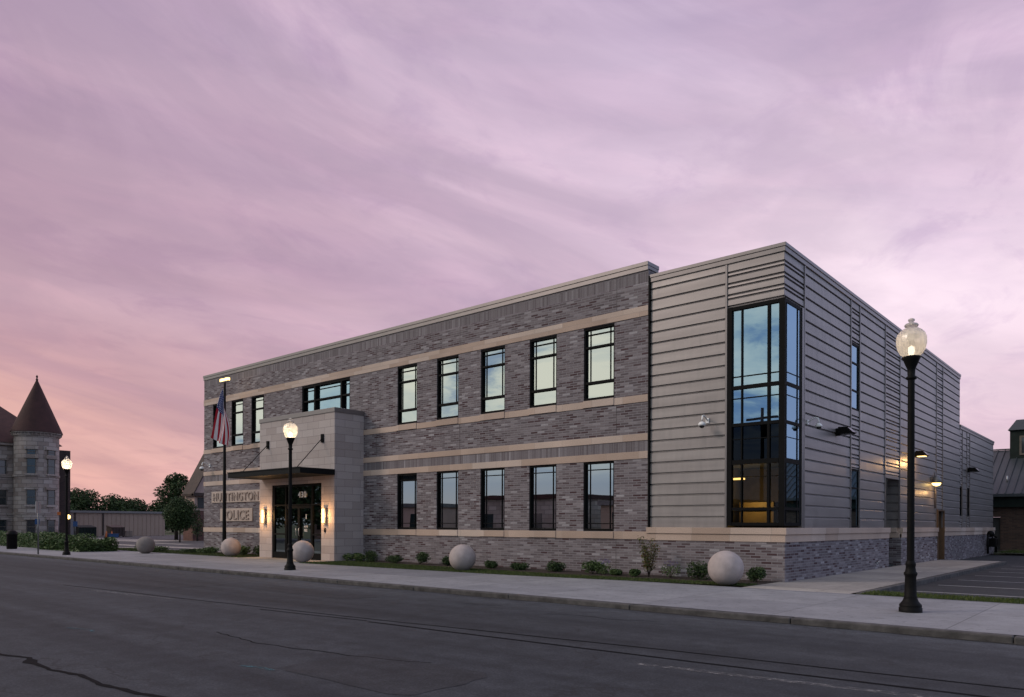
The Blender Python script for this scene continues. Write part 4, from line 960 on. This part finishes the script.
# dumpsters and oddments
def dumpster(x, y, w_, lab, mat):
    t = thing('dumpster', lab, 'dumpster', (x, y, -.12), 'dumpsters in front of the beige shed'); m = MB(); m.box(x - .8, x + .8, y - w_ / 2, y + w_ / 2, .0, 1.05)
    k = y - w_ / 2 + .15
    while k < y + w_ / 2 - .1: m.box(x + .8, x + .86, k, k + .07, .05, 1.0); k += .35
    m.build('bin', mat, t)
    m = MB(); m.add([(x - .85, y - w_ / 2 - .03, 1.05), (x + .85, y - w_ / 2 - .03, 1.05), (x + .85, y + w_ / 2 + .03, 1.05), (x - .85, y + w_ / 2 + .03, 1.05), (x - .85, y - w_ / 2 - .03, 1.3), (x - .85, y + w_ / 2 + .03, 1.3)], [(0, 3, 2, 1), (0, 1, 4), (3, 5, 2), (4, 1, 2, 5), (0, 4, 5, 3)]); m.build('lid', mat, t)
    m = MB(); [m.box(x + a, x + a + .12, y + b, y + b + .12, -.12, 0) for a in (-.7, .6) for b in (-w_ / 2 + .1, w_ / 2 - .2)]; m.build('wheel', 'post', t)
dumpster(-88, 14.2, 1.9, 'dark green dumpster near left end of beige shed', 'green'); dumpster(-88, 17.6, 1.5, 'rusty brown dumpster before middle of beige shed', 'rust')
t = thing('pallet_stack', 'low pile of pallets beside the rusty brown dumpster', 'pallets', (-88, 19, 0)); m = MB()
for k in range(5): m.box(-88.4, -87.6, 18.7, 19.4, -.1 + k * .15, -.02 + k * .15)
m.build('pallet', 'slab', t)
for i, yy in enumerate((16.0, 15.4)):
    t = thing('traffic_cone', ('orange traffic cone between the two dumpsters', 'orange traffic cone next to the green dumpster')[i], 'cone', (-85, yy, -.12)); m = MB(); m.lathe([(.16, -.08), (.04, .62), (.001, .63)], -85, yy, 12); m.build('cone', 'orange', t); m = MB(); m.box(-85.2, -84.8, yy - .2, yy + .2, -.12, -.08); m.build('base', 'post', t)
t = thing('recycling_bin', 'blue recycling bin on its side near the dumpsters', 'bin', (-84, 15.8, 0)); m = MB(); m.box(-84.3, -83.8, 15.2, 16.3, -.12, .28); m.build('bin', 'blue', t, bevel=.05); m = MB(); m.box(-84.32, -83.78, 15.15, 16.35, .281, .34); m.build('lid', 'blue', t)
# small distant lamp & parking signs
t = thing('lamp_standard', 'short distant lamp glowing yellow beside the turreted building', 'lamp', (-50, -.45, -.12)); m = MB(); m.tube([(-50, -.45, -.12), (-50, -.45, 1.85)], .04, 8); m.build('pole', 'post', t); m = MB(); m.sphere((-50, -.45, 1.95), .16, 14, 10); m.build('globe', 'pin', t)
def pole_sign(x, y, h, mat, lab, w_=.3, hs=.4):
    t = thing('parking_sign', lab, 'sign', (x, y, -.12)); m = MB(); m.tube([(x, y, -.12), (x, y, h)], .03, 6); m.build('pole', 'grey', t); m = MB(); m.box(x + .031, x + .045, y - w_, y + w_, h - 2 * hs, h); m.build('plate', mat, t)
pole_sign(-72, 4.35, 1.9, 'blue', 'blue parking sign in front of the turret base', .2, .25); pole_sign(-72, 7.6, 1.7, 'blue', 'blue sign beside dark brick annex', .2, .25); pole_sign(-73, 6.5, 2.6, 'orange', 'small orange sign at right foot of the turret', .15, .15)
# side-road sign post and litter bin
t = thing('street_sign', 'tall thin street sign post standing edge-on left of lamp', 'sign', (-33.57, -7.3, 0)); m = MB(); m.tube([(-33.57, -7.3, 0), (-33.57, -7.3, 2.55)], .035, 8); m.build('pole', 'grey', t)
m = MB(); m.add([(-33.50, -7.45, 2.0), (-33.64, -7.2, 2.0), (-33.64, -7.2, 2.55), (-33.50, -7.45, 2.55), (-33.47, -7.43, 2.0), (-33.61, -7.18, 2.0), (-33.61, -7.18, 2.55), (-33.47, -7.43, 2.55)], [(0, 1, 2, 3), (7, 6, 5, 4), (0, 4, 5, 1), (3, 2, 6, 7), (0, 3, 7, 4), (1, 5, 6, 2)]); m.build('plate', 'lightgrey', t)
t = thing('litter_bin', 'black dome-topped litter bin on the far left pavement', 'litter bin', (-43, -5.77, 0)); m = MB(); m.lathe([(.24, 0), (.27, .05), (.27, .80), (.30, .83), (.30, .86)], -43, -5.77, 24, 12, .02); m.build('body', 'post', t); m = MB(); m.lathe([(.30, .862), (.27, .97), (.18, 1.06), (.001, 1.12)], -43, -5.77, 24); m.build('lid', 'post', t)
# brick house behind left end
t = thing('brick_house', 'red brick and cream gabled house partly hidden behind station', 'house', (-64, 17.5, 0))
m = MB(); wall(m, 'x', -62, 14.35, 21, -.15, 2.75, []); m.quad((-63.9, 14.35, -.15), (-62, 14.35, -.15), (-62, 14.35, 2.75), (-63.9, 14.35, 2.75)); m.build('wall', 'redbrick', t)
m = MB(); m.add([(-61.95, 14.5, 2.75), (-61.95, 20.5, 2.75), (-61.95, 20.5, 4.7), (-61.95, 17.5, 10.2), (-61.95, 14.5, 4.7)], [(0, 1, 2, 3, 4)]); m.quad((-63.9, 14.5, 2.75), (-61.95, 14.5, 2.75), (-61.95, 14.5, 4.7), (-63.9, 14.5, 4.7)); m.build('upper_wall', 'cream', t)
m = MB()
for s_ in (-1, 1):
    y0, y1 = 17.5, 17.5 + s_ * 3.3; z0, z1 = 10.6, 4.35
    m.add([(-61.6, y0, z0), (-63.9, y0, z0), (-63.9, y1, z1), (-61.6, y1, z1), (-61.6, y0, z0 - .22), (-63.9, y0, z0 - .22), (-63.9, y1, z1 - .22), (-61.6, y1, z1 - .22)], [(0, 1, 2, 3), (7, 6, 5, 4), (0, 3, 7, 4), (3, 2, 6, 7), (1, 5, 6, 2), (0, 4, 5, 1)])
m.box(-61.95, -61.5, 14.2, 21, 4.15, 4.45); m.build('roof', 'rust', t)
m = MB(); m.box(-61.95, -61.85, 14.8, 15.6, 3.0, 4.0); m.box(-61.95, -61.85, 16.2, 17.0, 4.9, 6.2); m.each('window', 'darkint', t)

# ------------------------------------------------------------------ RIGHT NEIGHBOUR
t = thing('brick_annex_building', 'low brown brick building with dark seamed metal roof and cupola', 'building', (8, 42, 0))
m = MB(); wall(m, 'y', 36, -3, 22, -.15, 2.75, [(-1.1, -.1, -.15, 2.1)], .3); m.quad((-3, 36, -.15), (-3, 48, -.15), (-3, 48, 2.75), (-3, 36, 2.75)); m.build('wall', 'brownbrick', t)
m = MB(); m.box(-3.3, 22.3, 35.7, 48.3, 2.72, 3.50); m.build('fascia', 'green', t)
m = MB(); m.quad((-3.6, 35.5, 3.52), (22.6, 35.5, 3.52), (22.6, 42, 6.80), (-3.6, 42, 6.80)); m.quad((-3.6, 48.5, 3.52), (22.6, 48.5, 3.52), (22.6, 42, 6.80), (-3.6, 42, 6.80)); m.add([(-3.6, 35.5, 3.52), (-3.6, 48.5, 3.52), (-3.6, 42, 6.8)], [(0, 1, 2)])
x = -3.6
while x < 22.5:
    m.add([(x, 35.5, 3.52), (x + .04, 35.5, 3.52), (x + .04, 42, 6.80), (x, 42, 6.80), (x, 35.5, 3.60), (x + .04, 35.5, 3.60), (x + .04, 42, 6.88), (x, 42, 6.88)], [(4, 5, 6, 7), (0, 4, 7, 3), (1, 2, 6, 5), (0, 1, 5, 4)]); x += .42
m.box(-3.6, 22.6, 41.92, 42.08, 6.82, 6.9); m.box(-3.65, 22.65, 35.38, 35.5, 3.36, 3.54); m.build('roof', 'seam', t)
m = MB(); m.box(-.2, 2.4, 40.6, 43.4, 5.9, 8.0); cu = m.build('cupola', 'green', t)
m = MB(); m.add([(-.3, 40.4, 8.0), (2.6, 40.4, 8.0), (2.6, 43.6, 8.0), (-.3, 43.6, 8.0), (.1, 41.1, 8.75), (1.9, 41.1, 8.75), (1.9, 42.9, 8.75), (.1, 42.9, 8.75)], [(0, 3, 2, 1), (4, 5, 6, 7), (0, 1, 5, 4), (1, 2, 6, 5), (2, 3, 7, 6), (3, 0, 4, 7)]); m.build('cupola_roof', 'seam', cu)
m = MB(); m.box(.35, .47, 40.52, 40.6, 6.3, 7.6); m.box(1.6, 1.72, 40.52, 40.6, 6.3, 7.6); m.box(.47, 1.6, 40.52, 40.6, 7.48, 7.6); m.box(.47, 1.6, 40.52, 40.6, 6.3, 6.42); m.build('cupola_window', 'slab', cu)
m = MB(); m.box(.47, 1.6, 40.56, 40.58, 6.42, 7.48); m.build('pane', 'courtglass', cu)
m = MB(); m.tube([(.1, 37.2, 4.3), (.1, 37.2, 4.75)], .05, 8); m.build('vent_pipe', 'lightgrey', t)
m = MB(); m.box(-1.09, -.11, 36.2, 36.28, -.1, 2.09); m.build('door', 'darkint', t)
g = MB(); slab(-3, 22, 35.55, 36, .02, g); structw('annex_footing', g, 'concrete2')

# ------------------------------------------------------------------ ACROSS THE STREET (seen only in the window reflections)
def across(x0, x1, y, h, mat, lab, roofm='grey'):
    t = thing('shop_building', lab, 'building', ((x0 + x1) / 2, y - 5, 0)); m = MB(); m.box(x0, x1, y - 10, y, -.15, h); m.build('wall', mat, t)
    m = MB(); m.box(x0 - .2, x1 + .2, y - 10.2, y + .25, h, h + .4); m.build('roof', roofm, t)
    x = x0 + 1.2
    while x < x1 - 2:
        for zz in (.9, 4.4):
            if zz + 1.6 < h:
                m = MB(); m.box(x, x + 1.3, y + .001, y + .06, zz, zz + 1.7); m.build('window', 'courtglass', t)
        x += 3.1
across(-66, -50, -33, 3.3, 'cream', 'low cream building across the street'); across(-45, -33, -35, 4.0, 'castle', 'grey stone building across the street', 'roofred'); across(-29, -18, -34, 3.2, 'beige', 'low beige building across the street')
t = thing('utility_pole', 'wooden utility pole with crossarm across the street', 'utility pole', (-12.9, -29.5, 0)); m = MB(); m.tube([(-12.9, -29.5, -.2), (-12.9, -29.5, 9.5)], [.16, .11], 10); m.build('pole', 'bark', t)
m = MB(); m.box(-14, -11.8, -29.6, -29.45, 8.7, 8.85); m.tube([(-12.6, -29.4, 7.4), (-12.6, -29.4, 8.3)], .22, 12); m.build('crossarm', 'bark', t)
for i, (x, y) in enumerate(((-10, -42), (-14, -44), (-7, -43), (-2, -46), (30, 70), (36, 64), (24, 76))):
    tree(x, y, 2.2, blob(2.8, 2, 5.2 + (i % 3) * .6, 9, 70 + i, .8), ['dark leafy tree across the street behind the utility pole', 'dark leafy tree across the street left of its neighbours', 'dark leafy tree across the street, third of the clump', 'lone dark leafy tree farthest along across the street', 'leafy tree beyond the side parking lot, middle one', 'leafy tree beyond the side parking lot, nearest the street', 'leafy tree beyond the side parking lot, rearmost'][i], 'leafdark', 60, .25, 80 + i, .25)

for x, y, lab in ((-60, -27.6, 'broad leafy tree across the street before the cream building'), (-69, -30, 'broad leafy tree across the street beside the cream building')):
    tree(x, y, 2.4, blob(4.2, 2.2, 8.0, 16, int(-x), .85), lab, 'leafdark', 55, .25, int(-x) + 5, .3, 'leafy trees reflected in the entrance glass')

# ------------------------------------------------------------------ SKY AND LIGHT
W = bpy.data.worlds.new('World'); scene.world = W; W.use_nodes = True; nt = W.node_tree; nt.nodes.clear()
out = N(nt, 'ShaderNodeOutputWorld'); bg = N(nt, 'ShaderNodeBackground'); L(nt, bg.outputs[0], out.inputs[0])
SUN_AZ, SUN_EL = R(222), R(20)   # compass from +Y clockwise: low in the south-west, behind the camera to the left
dirv = N(nt, 'ShaderNodeTexCoord').outputs['Generated']
sp = N(nt, 'ShaderNodeSeparateXYZ'); L(nt, dirv, sp.inputs[0]); X, Y, Z = sp.outputs
zc = math_(nt, 'MAXIMUM', Z, 0.0)
den = math_(nt, 'ADD', zc, .16)
cb = N(nt, 'ShaderNodeCombineXYZ'); L(nt, math_(nt, 'DIVIDE', X, den), cb.inputs[0]); L(nt, math_(nt, 'DIVIDE', Y, den), cb.inputs[1]); cb.inputs[2].default_value = 0
P2 = cb.outputs[0]
# lateral coordinate: dot with camera-right heading (world direction), about -.6 .. .6 inside the frame
lat = math_(nt, 'ADD', math_(nt, 'MULTIPLY', X, .757), math_(nt, 'MULTIPLY', Y, .6536))
latn = math_(nt, 'MULTIPLY', math_(nt, 'ADD', lat, .62), 1 / 1.2, clamp=True)
low = ramp(nt, latn, [(0, (.72, .38, .33)), (.25, (.60, .36, .37)), (.55, (.56, .38, .45)), (.85, (.70, .50, .56)), (1, (.66, .47, .56))])
midc = ramp(nt, latn, [(0, (.50, .325, .38)), (.3, (.54, .37, .45)), (.6, (.60, .45, .55)), (.85, (.78, .63, .73)), (1, (.75, .60, .70))])
hic = ramp(nt, latn, [(0, (.40, .285, .39)), (.35, (.47, .355, .47)), (.65, (.53, .42, .56)), (1, (.54, .41, .53))])
c = mix(nt, low, midc, ramp(nt, zc, [(.06, (0,) * 3), (.24, (1,) * 3)])); c = mix(nt, c, hic, ramp(nt, zc, [(.28, (0,) * 3), (.52, (1,) * 3)]))
# soft broad clouds: direction-space noise, sheared so that banks lie flat and dip to the north-east
sh = math_(nt, 'ADD', Z, math_(nt, 'MULTIPLY', lat, .20))
def cloudco(sx, sz, off):
    q = N(nt, 'ShaderNodeCombineXYZ'); L(nt, math_(nt, 'MULTIPLY', X, sx), q.inputs[0]); L(nt, math_(nt, 'MULTIPLY', Y, sx), q.inputs[1]); L(nt, math_(nt, 'MULTIPLY', sh, sz), q.inputs[2])
    return mp(nt, q.outputs[0], loc=off)
n1 = noise(nt, cloudco(1.3, 4.2, (2.1, .4, .9)), 1.0, 6, .50, .9)
n2 = noise(nt, cloudco(1.5, 4.4, (5.3, 1.2, 3.1)), 1.35, 8, .55, 1.1)
n3 = noise(nt, mp(nt, P2, (1.3, .8, 1), (3, 9, 0), (0, 0, R(20))), 3.2, 8, .62, .5)
n4 = noise(nt, cloudco(3.0, 12.0, (1.3, 7.2, 2.1)), 1.6, 7, .6, .6)
c = mix(nt, c, mix(nt, c, (.76, .74, .84), 1.0, 'MULTIPLY'), ramp(nt, n1, [(.42, (0,) * 3), (.64, (.9,) * 3)]))
c = mix(nt, c, mix(nt, c, (1.26, 1.26, 1.22), 1.0, 'MULTIPLY'), ramp(nt, n2, [(.45, (0,) * 3), (.64, (.9,) * 3)]))
c = mix(nt, c, mix(nt, c, (.78, .75, .84), 1.0, 'MULTIPLY'), math_(nt, 'MULTIPLY', ramp(nt, n3, [(.50, (0,) * 3), (.64, (.7,) * 3)]), ramp(nt, n2, [(.42, (.15,) * 3), (.56, (.9,) * 3)])))
c = mix(nt, c, mix(nt, c, (1.10, 1.07, 1.06), 1.0, 'MULTIPLY'), ramp(nt, n4, [(.46, (0,) * 3), (.66, (.9,) * 3)]))
c = mix(nt, c, (.78, .44, .35), math_(nt, 'MULTIPLY', ramp(nt, n2, [(.44, (.15,) * 3), (.58, (.65,) * 3)]), math_(nt, 'MULTIPLY', ramp(nt, latn, [(.0, (1,) * 3), (.38, (0,) * 3)]), ramp(nt, zc, [(.03, (.4,) * 3), (.13, (1,) * 3), (.27, (0,) * 3)]))))
# sky behind the camera: cream cloud over blue (seen in the front windows)
nb = math_(nt, 'ADD', noise(nt, mp(nt, P2, (1.0, 1.0, 1), (11, 4, 0)), 1.9, 9, .62, .5), math_(nt, 'MULTIPLY', X, -.10))
blue = ramp(nt, zc, [(.0, (.22, .27, .38)), (.10, (.16, .26, .46)), (.3, (.20, .32, .52)), (1, (.30, .36, .5))])
cream = ramp(nt, nb, [(.36, (.22, .34, .54)), (.48, (.62, .67, .67)), (.64, (.96, .90, .78))])
bmask = math_(nt, 'MULTIPLY', ramp(nt, nb, [(.40, (.25,) * 3), (.52, (1,) * 3)]), ramp(nt, zc, [(.055, (0,) * 3), (.13, (1,) * 3)]))
back = mix(nt, blue, cream, bmask)
c = mix(nt, c, back, ramp(nt, math_(nt, 'ADD', math_(nt, 'MULTIPLY', Y, -1.0), .5), [(.42, (0,) * 3), (.80, (1,) * 3)]))
# east side: lavender blue
east = ramp(nt, zc, [(0, (.44, .46, .62)), (.4, (.40, .50, .76))])
c = mix(nt, c, east, math_(nt, 'MULTIPLY', ramp(nt, math_(nt, 'ADD', math_(nt, 'MULTIPLY', X, .5), .5), [(.50, (0,) * 3), (.68, (1,) * 3)]), ramp(nt, math_(nt, 'ADD', Y, .5), [(.2, (0,) * 3), (.5, (.9,) * 3)])))
# Nishita dusk sky under the clouds
ns_ = N(nt, 'ShaderNodeTexSky'); ns_.sky_type = 'NISHITA'; ns_.sun_disc = False; ns_.sun_elevation = SUN_EL; ns_.sun_rotation = SUN_AZ
sk = mix(nt, ns_.outputs[0], (.08, .08, .08), 1.0, 'MULTIPLY')
c = mix(nt, c, sk, .06)
c = mix(nt, c, (.10, .10, .10), ramp(nt, Z, [(0, (0,) * 3), (0.001, (0,) * 3)]))
L(nt, c, bg.inputs[0]); bg.inputs[1].default_value = 1.12
sl_ = bpy.data.lights.new('sun', 'SUN'); sl_.energy = 1.0; sl_.angle = R(14); sl_.color = (1, .82, .73)
so = bpy.data.objects.new('sun', sl_); COL.objects.link(so); so.location = (0, 0, 50)
dv = Vector((math.sin(SUN_AZ) * math.cos(R(30)), math.cos(SUN_AZ) * math.cos(R(30)), math.sin(R(30))))
so.rotation_euler = dv.to_track_quat('Z', 'Y').to_euler()

vs = scene.view_settings; vs.view_transform = 'Standard'; vs.look = 'None'; vs.gamma = 1; vs.exposure = 0; vs.use_curve_mapping = False
scene.cycles.max_bounces = 6; scene.cycles.transparent_max_bounces = 12; scene.cycles.use_denoising = True; scene.cycles.sample_clamp_indirect = 4
scene.cycles.caustics_reflective = False; scene.cycles.caustics_refractive = False
for o in list(bpy.data.objects):
    if '_o' in o: del o['_o']
